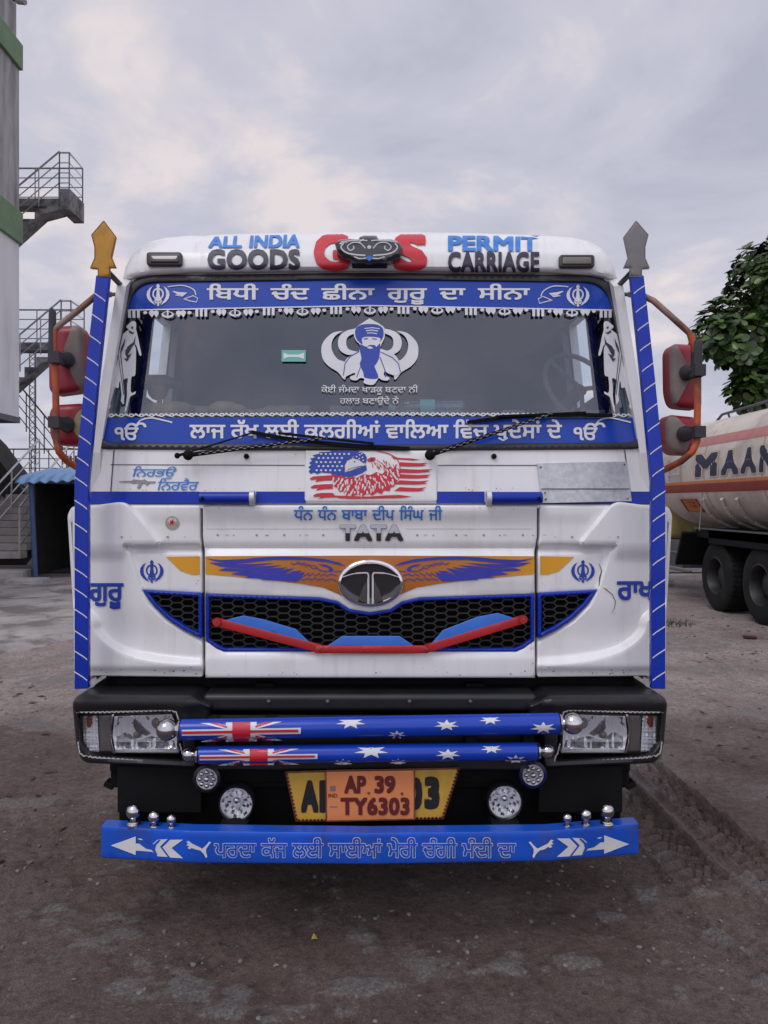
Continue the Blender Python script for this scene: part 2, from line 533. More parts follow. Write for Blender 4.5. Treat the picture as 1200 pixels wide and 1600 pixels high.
def dist_to(P, loops):
    A, B = segs_of(loops)
    P = np.asarray(P, float)
    if len(P) == 0: return np.zeros(0)
    out = np.full(len(P), 1e9)
    D = B - A
    L2 = np.maximum((D ** 2).sum(1), 1e-12)
    for i in range(len(A)):
        t = np.clip(((P - A[i]) @ D[i]) / L2[i], 0, 1)
        q = A[i] + t[:, None] * D[i]
        out = np.minimum(out, ((P - q) ** 2).sum(1))
    return np.sqrt(out)


def inside(P, loops):
    P = np.asarray(P, float)
    if len(P) == 0: return np.zeros(0, bool)
    A, B = segs_of(loops)
    c = np.zeros(len(P), bool)
    for (x0, y0), (x1, y1) in zip(A, B):
        if y0 == y1: continue
        cond = (y0 > P[:, 1]) != (y1 > P[:, 1])
        xi = (x1 - x0) * (P[:, 1] - y0) / (y1 - y0) + x0
        c ^= cond & (P[:, 0] < xi)
    return c


def inset(loop, d):
    """shrink a closed loop by d"""
    pts = np.array(loop)
    area = 0.5 * np.sum(pts[:, 0] * np.roll(pts[:, 1], -1) - np.roll(pts[:, 0], -1) * pts[:, 1])
    sg = 1 if area > 0 else -1
    out = []
    m = len(loop)
    for i in range(m):
        a, p, b = Vector(loop[i - 1]), Vector(loop[i]), Vector(loop[(i + 1) % m])
        e1, e2 = (p - a).normalized(), (b - p).normalized()
        n1, n2 = Vector((-e1.y, e1.x)) * sg, Vector((-e2.y, e2.x)) * sg
        k = n1 + n2
        if k.length < 1e-6: k = n1
        k.normalize()
        c = max(0.4, k.dot(n1))
        out.append(tuple(p + k * (d / c)))
    return out


def tri(loops, cell, rings=(), guides=None):
    dl = []
    for lp in loops:
        o = []
        for i in range(len(lp)):
            a, b = Vector(lp[i]), Vector(lp[(i + 1) % len(lp)])
            if (b - a).length < 1e-3: continue
            k = max(1, int(math.ceil((b - a).length / cell)))
            for j in range(k): o.append(tuple(a + (b - a) * (j / k)))
        dl.append(o)
    verts, edges = [], []
    for o in dl:
        k = len(verts)
        verts += o
        edges += [(k + i, k + (i + 1) % len(o)) for i in range(len(o))]
    P = np.array(verts)
    lo, hi = P.min(0), P.max(0)
    extra = []
    for r in rings:
        cand = []
        for o in dl:
            for i in range(len(o)):
                a, b = Vector(o[i - 1]), Vector(o[(i + 1) % len(o)])
                d = (b - a)
                if d.length < 1e-6: continue
                d.normalize()
                nn = Vector((-d.y, d.x)) * r
                cand.append(tuple(Vector(o[i]) + nn)); cand.append(tuple(Vector(o[i]) - nn))
        cand = np.array(cand)
        ok = inside(cand, dl) & (dist_to(cand, dl) > 0.85 * r)
        extra += [tuple(c) for c in cand[ok]]
    gp = None
    if guides is not None and len(guides):
        gp = np.array(guides, float)
        gp = gp[inside(gp, dl)]
        gp = gp[dist_to(gp, dl) > max(1.2, (max(rings) + .8) if rings else 0)]
        extra += [tuple(g) for g in gp]
    gx = np.arange(lo[0] + cell * 0.5, hi[0], cell)
    gy = np.arange(lo[1] + cell * 0.5, hi[1], cell)
    if len(gx) and len(gy):
        G = np.array([(x, y) for y in gy for x in gx])
        G = G[inside(G, dl)]
        if len(G):
            G = G[dist_to(G, dl) > max(cell * 0.45, (max(rings) + cell * 0.35) if rings else 0)]
            if gp is not None and len(gp) and len(G):
                G = G[np.array([((gp - q) ** 2).sum(1).min() > (cell * .55) ** 2 for q in G])]
            extra += [tuple(g) for g in G]
    allv = [Vector(p) for p in verts + extra]
    res = geometry.delaunay_2d_cdt(allv, edges, [], 0, 1e-5)
    V = np.array([tuple(p) for p in res[0]])
    T = np.array([tuple(f) for f in res[2]])
    T = T[inside(V[T].mean(1), dl)]
    return [tuple(p) for p in V], [tuple(int(i) for i in f) for f in T], dl


def patch(name, loops, F, m, parent, cell=10, off=0.0, thick=0.0, disp=None, er=0.0, ed=0.0, back=None, ang=38, guides=None):
    """a real sheet with the given outline lying on the surface F; thick > 0 gives it returns to the back, er/ed round its edge"""
    rings = (er * 0.12, er * 0.35, er * 0.7) if er else ()
    P, Fc, dl = tri(loops, cell, rings, guides)
    A = np.array(P)
    offs = np.full(len(P), off)
    if er:
        d = np.clip(dist_to(A, dl) / er, 0, 1)
        offs = offs - ed * (1 - np.sqrt(np.clip(1 - (1 - d) ** 2, 0, 1)))
    if disp is not None:
        offs = offs + disp(A)
    V = [on(F, P[i][0], P[i][1], offs[i]) for i in range(len(P))]
    mb = MB()
    fs = []
    for f in Fc:
        a, b, c = V[f[0]], V[f[1]], V[f[2]]
        if (b - a).cross(c - a).y > 0: f = f[::-1]
        fs.append(f)
    mb.add(V, fs)
    if thick:
        cnt = {}
        for f in fs:
            for i in range(3):
                e = (f[i], f[(i + 1) % 3])
                cnt.setdefault(tuple(sorted(e)), []).append(e)
        bd = [v[0] for v in cnt.values() if len(v) == 1]
        mp = {}
        for a, b in bd:
            for i in (a, b):
                if i not in mp:
                    mp[i] = len(mb.v)
                    q = V[i]
                    mb.v.append((q.x, (back if back is not None else q.y + thick), q.z))
            mb.f.append((b, a, mp[a], mp[b])); mb.m.append(0)
    return mb.build(name, m, parent, ang=ang)


def art(name, loops_list, F, m, parent, off=0.003, cell=30):
    """several flat shapes of one colour on a surface, one mesh; each entry is a loop or [outer, hole, ...]"""
    mb = MB()
    for lp in loops_list:
        loops = lp if isinstance(lp[0][0], (tuple, list, Vector)) else [lp]
        P, Fc, _ = tri(loops, cell)
        V = [on(F, x, y, off) for x, y in P]
        fs = [f if (V[f[1]] - V[f[0]]).cross(V[f[2]] - V[f[0]]).y < 0 else f[::-1] for f in Fc]
        mb.add(V, fs)
    return mb.build(name, m, parent, smooth=False)


GC = {}


def glyphs(body, bold=0.0, shear=0.0, space=1.0, res=3, word=1.0):
    """outlines of the lettering, triangulated with the non-zero rule (overlapping contours stay filled)"""
    key = (body, shear, space, word)
    if key in GC: return GC[key]
    cu = bpy.data.curves.new('t', 'FONT')
    cu.body = body
    cu.shear = shear
    cu.space_character = space
    cu.space_word = word
    cu.resolution_u = res
    cu.fill_mode = 'NONE'
    ob = bpy.data.objects.new('t', cu)
    COL.objects.link(ob)
    dg = bpy.context.evaluated_depsgraph_get()
    ev = ob.evaluated_get(dg)
    me = ev.to_mesh()
    P = np.array([tuple(v.co[:2]) for v in me.vertices])
    E = np.array([tuple(e.vertices) for e in me.edges])
    ev.to_mesh_clear()
    bpy.data.objects.remove(ob)
    bpy.data.curves.remove(cu)
    # order every contour: the vertices of one spline are consecutive
    A, B = P[E[:, 0]].copy(), P[E[:, 1]].copy()
    wrap = np.abs(E[:, 0] - E[:, 1]) > 1           # the closing edge joins last to first
    first = np.minimum(E[:, 0], E[:, 1]); last = np.maximum(E[:, 0], E[:, 1])
    A[wrap], B[wrap] = P[last[wrap]], P[first[wrap]]
    A[~wrap], B[~wrap] = P[first[~wrap]], P[last[~wrap]]
    r = geometry.delaunay_2d_cdt([Vector(p) for p in P], [tuple(int(i) for i in e) for e in E], [], 0, 1e-6)
    V = np.array([tuple(p) for p in r[0]])
    T = np.array([tuple(f) for f in r[2]])
    C = V[T].mean(1)
    w = np.zeros(len(C))
    for (x0, y0), (x1, y1) in zip(A, B):
        if y0 == y1: continue
        c = (y0 <= C[:, 1]) != (y1 <= C[:, 1])
        xi = (x1 - x0) * (C[:, 1] - y0) / (y1 - y0) + x0
        w += np.where(c & (C[:, 0] < xi), 1 if y1 > y0 else -1, 0)
    T = T[w != 0]
    GC[key] = ([tuple(p) for p in V], [tuple(int(i) for i in f) for f in T])
    return GC[key]


RINGS = [(0, 0), (.9, .9), (-.9, .9), (.9, -.9), (-.9, -.9), (1, 0), (-1, 0), (0, 1), (0, -1)]


def text(name, body, box, F, m, parent, bold=0.0, off=0.0035, shear=0.0, space=1.0, extra=(), grow=0.0, word=1.0, cut=0.0):
    """lettering fitted to the outline box (x0, y0, x1, y1) and laid on F; bold thickens the strokes, grow widens them beyond the box"""
    P0, Fc = glyphs(body, 0, shear, space, word=word)
    A = np.array(P0)
    lo, hi = A.min(0) - bold, A.max(0) + bold
    x0, y0, x1, y1 = box
    mp = lambda p: (x0 + (p[0] - lo[0]) / (hi[0] - lo[0]) * (x1 - x0), y1 - (p[1] - lo[1]) / (hi[1] - lo[1]) * (y1 - y0))
    mb = MB()
    r = bold + grow
    if cut:                     # extra horizontal cuts so that the letters follow a strongly curved panel
        bm = bmesh.new()
        vv = [bm.verts.new((p[0], p[1], 0)) for p in P0]
        for f in Fc:
            try: bm.faces.new([vv[i] for i in f])
            except ValueError: pass
        st = cut / (y1 - y0) * (hi[1] - lo[1])
        y = lo[1] + st
        while y < hi[1]:
            bmesh.ops.bisect_plane(bm, geom=bm.verts[:] + bm.edges[:] + bm.faces[:], plane_co=(0, y, 0), plane_no=(0, 1, 0))
            y += st
        bm.verts.index_update()
        P0 = [tuple(v.co[:2]) for v in bm.verts]
        Fc = [tuple(v.index for v in f.verts) for f in bm.faces]
        bm.free()
    for k, (dx, dy) in enumerate(RINGS if r > 0 else RINGS[:1]):
        V = [on(F, *mp((p[0] + dx * r, p[1] + dy * r)), off + .00006 * (8 - k)) for p in P0]
        mb.add(V, [f if (V[f[1]] - V[f[0]]).cross(V[f[2]] - V[f[0]]).y < 0 else f[::-1] for f in Fc])
    for lp in extra:
        P, f2, _ = tri([lp], 30)
        mb.add([on(F, x, y, off) for x, y in P], f2)
    return mb.build(name, m, parent, smooth=False)


def cached(disp, add, y0=770, y1=1080, base=None):
    """the relief of a panel looked up from a table"""
    g = np.array([(x, y) for y in range(y0, y1) for x in range(80, 1080)], float)
    T = disp(g).reshape(y1 - y0, 1000)
    base = base or Fbody

    def F(x, z):
        Y = base(x, z)
        px, py = CX + x * FP / Y - 80, CY - (z - CZ) * FP / Y - y0
        i, j = min(max(int(py), 0), y1 - y0 - 2), min(max(int(px), 0), 998)
        u, v = min(max(px - j, 0), 1), min(max(py - i, 0), 1)
        d = (T[i, j] * (1 - u) + T[i, j + 1] * u) * (1 - v) + (T[i + 1, j] * (1 - u) + T[i + 1, j + 1] * u) * v
        return Y - add - float(d)
    return F


def sstep(x, a, b):
    t = np.clip((x - a) / (b - a), 0, 1)
    return t * t * (3 - 2 * t)


# ================================================================== THE GOODS TRUCK
truck = empty('goods_truck', (0, 3.9, 0), 'white and blue decorated goods truck parked facing the viewer', 'truck')


def Fbody(x, z):
    a = abs(x)
    y = 3.0 + .04 * x * x + .35 * max(0, a - .75) ** 2
    if z > 1.6:
        y += .14 * min(z - 1.6, .22) + .23 * max(0, z - 1.82)
    return y


def Fvisor(x, z):
    return Fbody(x, 2.55) - .03 + .22 * (z - 2.55) + 2.0 * max(0, z - 2.6) ** 2


def flat(Y):
    return lambda x, z: Y


def Fback(d):
    return lambda x, z: Fbody(x, z) + d


half = lambda L: L + [(2 * CX - x, y) for x, y in L[::-1] if abs(x - CX) > 0.5]

g_out = rp([(196, 430, 46), (578, 426, 0), (960, 430, 46), (1013, 702, 26), (578, 705, 0), (143, 702, 26)], 10, 8)
g_in = rp([(209, 442, 36), (578, 437, 0), (947, 442, 36), (999, 691, 18), (578, 695, 0), (157, 691, 18)], 10, 8)

# ---- cab front frame (white), cowl included
fr = patch('cab_frame', [[(222, 424), (934, 424), (956, 434), (968, 452), (1017, 700), (1026, 794), (130, 794), (139, 700), (188, 452), (200, 434)], g_out], Fbody, M['white'], truck, cell=16, thick=.10)
# seams and blue stripe on the cowl
art('blue_stripe', [[(139, 768), (312, 768), (312, 787), (139, 787)], [(400, 768), (478, 768), (478, 786), (400, 786)],
                    [(682, 768), (757, 768), (757, 786), (682, 786)], [(846, 768), (1020, 768), (1020, 787), (846, 787)],
                    [(312, 784), (400, 784), (400, 787), (312, 787)], [(757, 784), (846, 784), (846, 787), (757, 787)]], Fbody, M['stripe_blue'], fr, .003)
art('panel_seam', [stroke([(178, 703), (173, 768)], 1.6), stroke([(976, 703), (985, 768)], 1.6), stroke([(173, 726), (476, 727)], 1.2),
                   stroke([(684, 727), (840, 727)], 1.2), stroke([(140, 787.6), (1016, 787.6)], 1.6)], Fbody, M['decal_dark'], fr, .0022)
for x, y in ((385, 713), (772, 713)):
    MB().ball(on(Fbody, x, y, .006), .011, 12).build('washer_nozzle', M['black_matt'], fr)

# ---- roof visor and roof
vis_l = [(192, 436), (196, 418), (204, 402), (216, 388), (236, 377), (262, 371), (300, 368), (318, 369), (330, 367), (430, 364), (500, 363), (578, 363)]
bot_l = [(578, 425), (420, 426), (300, 428), (235, 432), (208, 437)]
vis_loop = half(vis_l)[:]
bot_full = [(2 * CX - x, y) for x, y in bot_l[::-1] if abs(x - CX) > .5] + bot_l
vis = patch('roof_visor', [vis_loop + bot_full], Fvisor, M['white'], truck, cell=5, er=13, ed=.05, back=4.98, disp=lambda A: -.006 * sstep(np.abs(A[:, 0] - CX), 258, 262) + .012 * sstep(A[:, 1], 384, 396))
mb = MB()
mb.box(-1.02, 1.02, 3.38, 4.97, 2.60, 2.64)
mb.build('roof_panel', M['white'], truck)

# ---- gasket, windscreen
patch('windscreen_gasket', [g_out, g_in], Fbody, M['rubber'], truck, cell=12, off=.012, thick=.04, er=5, ed=.01)
ws = patch('windscreen', [inset(g_in, -4)], Fbody, M['glass'], truck, cell=14, off=-.008)

# blue film strips at top and bottom of the screen
top_l = [p for p in g_in if p[1] < 480.5]
band_top = rp([(207, 440, 34), (578, 436, 0), (949, 440, 34), (958, 484, 0), (578, 477, 0), (196, 484, 0)], 5, 8)
band_bot = rp([(166, 653, 0), (578, 651, 0), (990, 653, 0), (1000, 693, 16), (578, 697, 0), (156, 693, 16)], 5, 8)
patch('sun_strip', [band_top], Fbody, M['film'], ws, cell=20, off=.002)
patch('sill_strip', [band_bot], Fbody, M['film'], ws, cell=20, off=.002)

text('strip_lettering', 'ਿਬਧੀ ਚੰਦ ਛੀਨਾ ਗੁਰੂ ਦਾ ਸੀਨਾ', (323, 443, 828, 476), Fbody, M['decal_white'], ws, .022, .005, word=1.7)
text('strip_lettering', 'ਲਾਜ ਰੱਖ ਲਈ ਕਲਗੀਆਂ ਵਾਿਲਆ ਿਵੱਚ ਪਦੇਸਾਂ ਦੇ', (296, 655, 878, 685), Fbody, M['decal_white'], ws, .022, .005,
     extra=[stroke([(779, 684), (786, 688), (793, 684)], 3)])
text('small_lettering', 'ਕੋਈ ਜੰਮਦਾ ਖਾੜਕੂ ਬਣਦਾ ਨੀ', (502, 601, 653, 617), Fbody, M['decal_white'], ws, .006, .005)
text('small_lettering', 'ਹਲਾਤ ਬਣਾਉਂਦੇ ਨੇ', (531, 619, 623, 633), Fbody, M['decal_white'], ws, .006, .005)


def arc_pts(cx, cy, rx, ry, a0, a1, n=18):
    return [(cx + rx * math.cos(R(a0 + (a1 - a0) * i / n)), cy + ry * math.sin(R(a0 + (a1 - a0) * i / n))) for i in range(n + 1)]


def khanda(cx, cy, s):
    """crossed-swords emblem: ring, upright blade, two curved blades; s = half height"""
    L = []
    ring = [circ(cx, cy - .1 * s, .50 * s, .52 * s, 28), circ(cx, cy - .1 * s, .37 * s, .39 * s, 28)]
    blade = [(0, -1), (.16, -.82), (.10, -.62), (.13, -.2), (.20, .32), (.32, .40), (.32, .48), (.07, .52), (.07, .78), (.12, .86), (0, .98)]
    blade = [(cx + x * s, cy + y * s) for x, y in blade] + [(cx - x * s, cy + y * s) for x, y in blade[::-1][1:-1]]
    L.append(ring)
    L.append(blade)
    for sg in (-1, 1):
        o = [(.42, -.78), (.72, -.62), (.95, -.30), (1.0, .0), (.92, .30), (.70, .58), (.40, .78), (.22, .88), (.36, .66), (.52, .46), (.68, .15), (.72, -.15), (.66, -.45), (.55, -.65)]
        o2 = [(cx + sg * x * s, cy + y * s) for x, y in o]
        L.append(o2)
        q = [(.10, .60), (.30, .50), (.40, .58), (.30, .60), (.22, .74), (.10, .72)]
        L.append([(cx + sg * x * s, cy + y * s) for x, y in q])
    return L


art('emblem_decal', khanda(247, 461, 18) + [stroke(smooth_line([(262, 448), (285, 446), (302, 452), (306, 461)]), 1.6),
                                            stroke([(270, 455), (280, 459), (292, 458), (285, 462), (274, 461)], [1, 5, 2, 3, 1]),
                                            stroke([(288, 467), (302, 462), (309, 466), (307, 472), (296, 470), (287, 467)], 1.4)], Fbody, M['decal_white'], ws, .005)
art('emblem_decal', khanda(903, 462, 18) + [stroke(smooth_line([(888, 448), (865, 447), (850, 454), (845, 463)]), 1.6),
                                            stroke([(880, 455), (870, 459), (858, 459), (865, 463), (876, 462)], [1, 5, 2, 3, 1]),
                                            stroke([(862, 469), (848, 463), (841, 467), (843, 474), (854, 471), (863, 469)], 1.4)], Fbody, M['decal_white'], ws, .005)

# fringe under the sun strip: bars, tassels, lozenges
fringe = [stroke([(197, 484.5), (578, 477.5), (958, 484.5)], 2)]
k = 0
x = 200.0
while x < 948:
    yb = 477.5 + 7 * abs(x - CX) / 380
    for d in (0, 7, 14):
        fringe.append([(x + d, yb), (x + d + 4.4, yb), (x + d + 4.4, yb + 12), (x + d, yb + 12)])
    for d, r in ((27, 3.2), (37, 4.6), (44, 4.2), (79, 4.2), (86, 4.6), (96, 3.2)):
        if x + d < 953:
            fringe.append(circ(x + d, yb + 4, r, r * .8, 10))
            if r > 4: fringe.append([(x + d - 4, yb + 6), (x + d + 4, yb + 6), (x + d + .5, yb + 11.5)])
    if x + 62 < 953:
        fringe.append([circ(x + 62, yb + 7, 9.5, 5, 20), circ(x + 62, yb + 6, 6.5, 3, 20)])
        fringe.append([(x + 60.5, yb), (x + 63.5, yb), (x + 62.8, yb + 13), (x + 61.2, yb + 13)])
    x += 105.3
art('fringe_decal', fringe, Fbody, M['decal_white'], ws, .006)
chain = []
for i in range(52):
    x = 170 + i * 15.7
    if x > 985: break
    yb = 651 - 2.5 * (1 - abs(x - CX) / 400)
    chain.append([circ(x + 4, yb - 2, 4.2, 2.9, 12), circ(x + 4, yb - 2, 2.0, 1.2, 10)])
    chain.append(stroke([(x + 7, yb - 1), (x + 11, yb - 4), (x + 16, yb - .5)], [1.4, 3, 1.4]))
art('chain_decal', chain, Fbody, M['decal_white'], ws, .006)


# gurmukhi one-symbol and its swoosh
def ek(name, x0, m_):
    text(name, 'ੴ', (x0, 660, x0 + 50, 688), Fbody, m_, ws, .02, .005,
         extra=[stroke(smooth_line([(x0 + 34, 664), (x0 + 42, 656), (x0 + 58, 653), (x0 + 78, 657), (x0 + 90, 660)]), [2.2] * 24 + [3])])
    return


ek('symbol_decal', 179, M['decal_white'])
ek('symbol_decal', 896, M['decal_white'])

# standing warrior figure decal at each end of the screen
wr = [(340, 470), (375, 440), (400, 425), (428, 435), (432, 480), (430, 500), (445, 560), (465, 660), (480, 735), (462, 740), (440, 670), (425, 640), (420, 660), (430, 690),
      (425, 900), (410, 935), (388, 945), (380, 1060), (395, 1090), (425, 1075), (420, 1100), (372, 1132), (340, 1250), (325, 1262), (345, 1130), (345, 1050), (352, 955), (310, 970), (300, 960),
      (275, 990), (265, 1045), (235, 1040), (215, 1110), (190, 1195), (198, 1205), (185, 1235), (150, 1225), (160, 1190), (175, 1120), (200, 1020), (215, 1010), (175, 950),
      (215, 860), (255, 800), (250, 730), (243, 690), (255, 670), (270, 670), (262, 640), (280, 590), (310, 545), (345, 515), (365, 500), (345, 490)]
wl_ = [[(330, 580), (322, 640), (300, 700), (285, 720), (292, 668)],
       [(258, 700), (263, 700), (318, 1100), (312, 1110)], [(282, 705), (288, 705), (330, 1105), (326, 1112)],
       [(425, 560), (418, 640), (340, 690), (350, 660), (405, 620)], [(330, 690), (400, 650), (350, 745), (390, 720), (345, 800), (315, 770), (348, 770), (330, 735)],
       [(360, 505), (400, 530), (420, 525), (395, 545), (365, 530)], [(388, 470), (405, 480), (400, 500), (384, 488)]]
sw = [[(255, 690), (278, 700), (322, 1112), (318, 1190), (308, 1196), (288, 1160), (296, 1110)]]
cv = lambda L: [(140 + x / 5.925, 430 + y / 5.925) for x, y in L]
wr = smooth_line(wr + wr[:1], 3)[:-1]
art('figure_decal', [cv(wr), ], Fbody, M['decal_white'], ws, .0045)
art('figure_decal', [cv(sw[0])], Fbody, M['decal_white'], ws, .0055)
art('figure_shading', [cv(q) for q in wl_], Fbody, M['decal_dark'], ws, .0065)
art('figure_decal', [mir(cv(wr))], Fbody, M['decal_white'], ws, .0045)
art('figure_decal', [mir(cv(sw[0]))], Fbody, M['decal_white'], ws, .0055)
art('figure_shading', [mir(cv(q)) for q in wl_], Fbody, M['decal_dark'], ws, .0065)

# bearded turbaned figure between crescents, centre of the screen (crop 440,480 scale 3.75)
c4 = lambda L: [(440 + x / 3.75, 480 + y / 3.75) for x, y in L]
m4 = lambda L: [(1034 - x, y) for x, y in L]
cres_o = [(362, 138), (300, 150), (250, 195), (233, 240), (240, 300), (275, 345), (330, 380), (362, 420), (375, 415), (372, 350), (368, 320), (330, 305), (300, 265), (292, 220), (305, 180), (330, 155)]
cres_i = [(430, 125), (375, 140), (340, 170), (330, 215), (345, 255), (385, 278), (420, 275), (445, 262), (400, 250), (380, 225), (382, 185), (400, 165), (432, 150)]
halo = [(515, 65), (595, 112), (604, 150), (602, 180), (586, 215), (578, 240), (585, 245), (640, 265), (680, 300), (702, 375), (690, 385), (670, 402), (620, 385), (605, 372), (600, 400), (632, 412), (620, 430), (585, 425),
        (570, 415), (552, 440), (535, 455), (500, 452), (480, 440), (485, 420), (460, 415), (440, 428), (410, 425), (400, 408), (430, 395), (425, 385), (380, 405), (362, 420), (358, 370), (375, 310), (410, 280),
        (455, 255), (458, 220), (440, 200), (425, 170), (430, 125)]
turb = [(430, 150), (438, 120), (470, 102), (515, 98), (560, 102), (590, 120), (598, 150), (592, 180), (574, 205), (580, 185), (560, 175), (500, 172), (470, 182), (474, 215), (455, 205), (436, 180)]
beard = [(462, 215), (474, 222), (500, 232), (512, 222), (545, 222), (556, 232), (575, 212), (578, 240), (570, 300), (552, 335), (545, 350), (566, 415), (490, 413), (478, 380), (458, 335), (468, 300), (458, 250)]
sc_ = lambda L: smooth_line(L + L[:1], 3)[:-1]
art('portrait_decal', [c4(sc_(cres_o)), c4(m4(sc_(cres_o))), c4(sc_(cres_i)), c4(m4(sc_(cres_i)))], Fbody, M['decal_white'], ws, .0042)
art('portrait_decal', [c4(sc_(halo))], Fbody, M['decal_white'], ws, .0054)
art('portrait_print', [c4(sc_(turb)), c4(sc_(beard)), c4([(482, 184), (505, 180), (505, 186), (482, 190)]), c4([(530, 182), (558, 184), (558, 190), (530, 187)]),
                       c4(stroke([(455, 258), (400, 290), (372, 330), (362, 400)], 5)), c4(stroke([(580, 262), (650, 295), (685, 330), (696, 380)], 5)),
                       c4(stroke([(462, 350), (440, 410)], 4)), c4(stroke([(576, 290), (606, 370), (608, 410)], 5))], Fbody, M['decal_blue'], ws, .0064)
art('portrait_highlight', [c4(stroke([(485, 125), (530, 120), (575, 126)], 5)), c4(stroke([(495, 138), (530, 134), (565, 140)], 6)), c4(stroke([(500, 152), (530, 150), (560, 156)], 5)),
                           c4([(500, 238), (515, 228), (538, 240), (520, 244)])], Fbody, M['decal_white'], ws, .0072)
# small permit sticker
art('permit_sticker', [[(440, 547), (478, 547), (478, 565), (440, 565)]], Fbody, M['cyan_label'], ws, .003)
art('permit_print', [[(443, 551), (450, 554), (467, 554), (475, 551), (475, 561), (467, 558), (450, 558), (443, 561)]], Fbody, M['decal_white'], ws, .004)

def disp_visor(A):
    L = [vis_loop + bot_full]
    d = np.where(inside(A, L), np.clip(dist_to(A, L) / 13, 0, 1), 0)
    return -.05 * (1 - np.sqrt(np.clip(1 - (1 - d) ** 2, 0, 1))) - .006 * sstep(np.abs(A[:, 0] - CX), 258, 262) + .012 * sstep(A[:, 1], 384, 396)


FvD = cached(disp_visor, 0, 350, 450, Fvisor)


# ---- visor lettering
text('visor_lettering', 'ALL', (325, 368, 378, 387), FvD, M['decal_azure'], vis, 0.039, .0055, cut=2.5, shear=.12)
text('visor_lettering', 'INDIA', (389, 366, 468, 387), FvD, M['decal_azure'], vis, 0.039, .0055, cut=2.5, shear=.12)
text('visor_lettering', 'GOODS', (324, 389, 469, 422), FvD, M['decal_navy'], vis, 0.042, .0055, cut=2.5, space=1.04)
text('visor_lettering', 'PERMIT', (700, 368, 842, 392), FvD, M['decal_azure'], vis, 0.039, .0055, cut=2.5)
text('visor_lettering', 'CARRIAGE', (700, 393, 843, 426), FvD, M['decal_navy'], vis, 0.039, .0055, cut=2.5, space=1.06)
text('visor_letter', 'G', (490, 364, 545, 424), FvD, M['decal_red'], vis, 0.053, .0055, cut=2.5)
text('visor_letter', 'S', (615, 364, 668, 424), FvD, M['decal_red'], vis, 0.053, .0055, cut=2.5)

# marker lamps on the visor
for nm, x0, x1, y0, y1, m_ in (('marker_lamp', 229, 284, 394, 415, M['rubber']), ('marker_lamp', 874, 929, 398, 418, M['mirror_worn'])):
    ml = patch(nm, [rp([(x0, y0), (x1, y0), (x1, y1), (x0, y1)], 5)], Fvisor, M['rubber'], vis, cell=5, off=.030, thick=.03, er=3, ed=.008)
    patch('lamp_lens', [rp([(x0 + 5, y0 + 4), (x1 - 5, y0 + 4), (x1 - 5, y1 - 5), (x0 + 5, y1 - 5)], 3)], Fvisor, mat('marker_lens', (.05, .045, .05), .2, coat=.6) if x0 < 500 else mat('marker_lens_dull', (.17, .15, .13), .35), ml, cell=5, off=.037, thick=.01, er=3, ed=.006)

# crown ornament: a dark curved horn-shaped badge on a bracket
orn = patch('roof_ornament', [[(523, 380), (530, 375), (545, 373), (560, 374), (562, 370), (568, 368), (588, 368), (592, 374), (612, 374), (624, 378), (630, 388), (626, 402), (612, 409), (592, 413), (575, 414), (556, 411), (538, 404), (526, 394)]],
            lambda x, z: Fvisor(x, 2.62) - .09 + .25 * abs(x) ** 2, M['dark_chrome'], vis, cell=5, thick=.05, er=8, ed=.03)
Forn = lambda x, z: Fvisor(x, 2.62) - .09 + .25 * abs(x) ** 2
sp = []
for sg in (-1, 1):
    q = lambda L: [(577 + sg * a, b) for a, b in L]
    sp += [stroke(q(smooth_line([(6, 388), (14, 380), (26, 379), (34, 385), (30, 391), (24, 388), (25, 384)])), 1.7),
           stroke(q(smooth_line([(40, 380), (44, 386), (40, 392), (32, 396), (20, 398), (6, 399)])), 2.2),
           stroke(q(smooth_line([(3, 376), (16, 375), (30, 376), (44, 378)])), 1.8),
           stroke(q(smooth_line([(24, 401), (14, 404), (4, 403)])), 1.6)]
art('ornament_scroll', sp + [circ(577, 386, 3.2, 3, 10)], Forn, M['decal_white'], orn, .002)
art('ornament_print', [[(571, 402), (577, 399), (583, 402), (577, 408)]], Forn, M['decal_azure'], orn, .003)
mb = MB()
a = on(Fvisor, 550, 412, .0); b = on(Fvisor, 605, 412, .0)
mb.box(a.x, b.x, a.y - .07, a.y + .03, a.z - .022, a.z + .012)
mb.build('ornament_bracket', M['black'], vis, bev=.004)

# ---- wing-flag bonnet flap, galvanised plate, handle bars
Fflap = lambda x, z: Fbody(x, z)
flap = patch('bonnet_flap', [rp([(477, 704, 2), (679, 704, 2), (683, 728, 3), (683, 784, 5), (476, 784, 5)], 4)], Fflap, M['white'], truck, cell=10, off=.012, thick=.02, er=4, ed=.006)
c5 = lambda L: [(440 + x / 3.75, 690 + y / 3.75) for x, y in L]
canton = [(158, 175), (170, 160), (155, 150), (175, 135), (160, 125), (180, 110), (165, 100), (200, 90), (180, 80), (230, 68), (215, 62), (290, 58), (280, 52), (420, 52), (460, 56), (430, 75), (410, 95), (380, 110), (368, 165), (375, 180), (430, 160), (495, 140),
          (500, 165), (470, 185), (430, 200), (400, 210), (370, 205), (340, 215), (320, 205), (300, 212), (290, 185), (230, 180), (210, 190), (190, 180), (170, 188)]
art('flag_print', [c5(canton), c5([(430, 75), (470, 60), (490, 75), (500, 95), (495, 125), (460, 118), (440, 100), (420, 95)])], Fflap, M['decal_blue'], flap, .0145)
stars = []
for r_ in range(5):
    for c_ in range(9):
        x, y = 205 + c_ * 27 + (r_ % 2) * 13, 72 + r_ * 24
        if (x < 360 or (y < 80 and x < 420)) and inside([(x, y)], [canton])[0]:
            stars.append(c5(circ(x, y, 7, 6, 8)))
for x, y in ((440, 88), (458, 78), (455, 100), (474, 92), (478, 110), (470, 70)):
    stars.append(c5(circ(x, y, 5, 4.5, 8)))
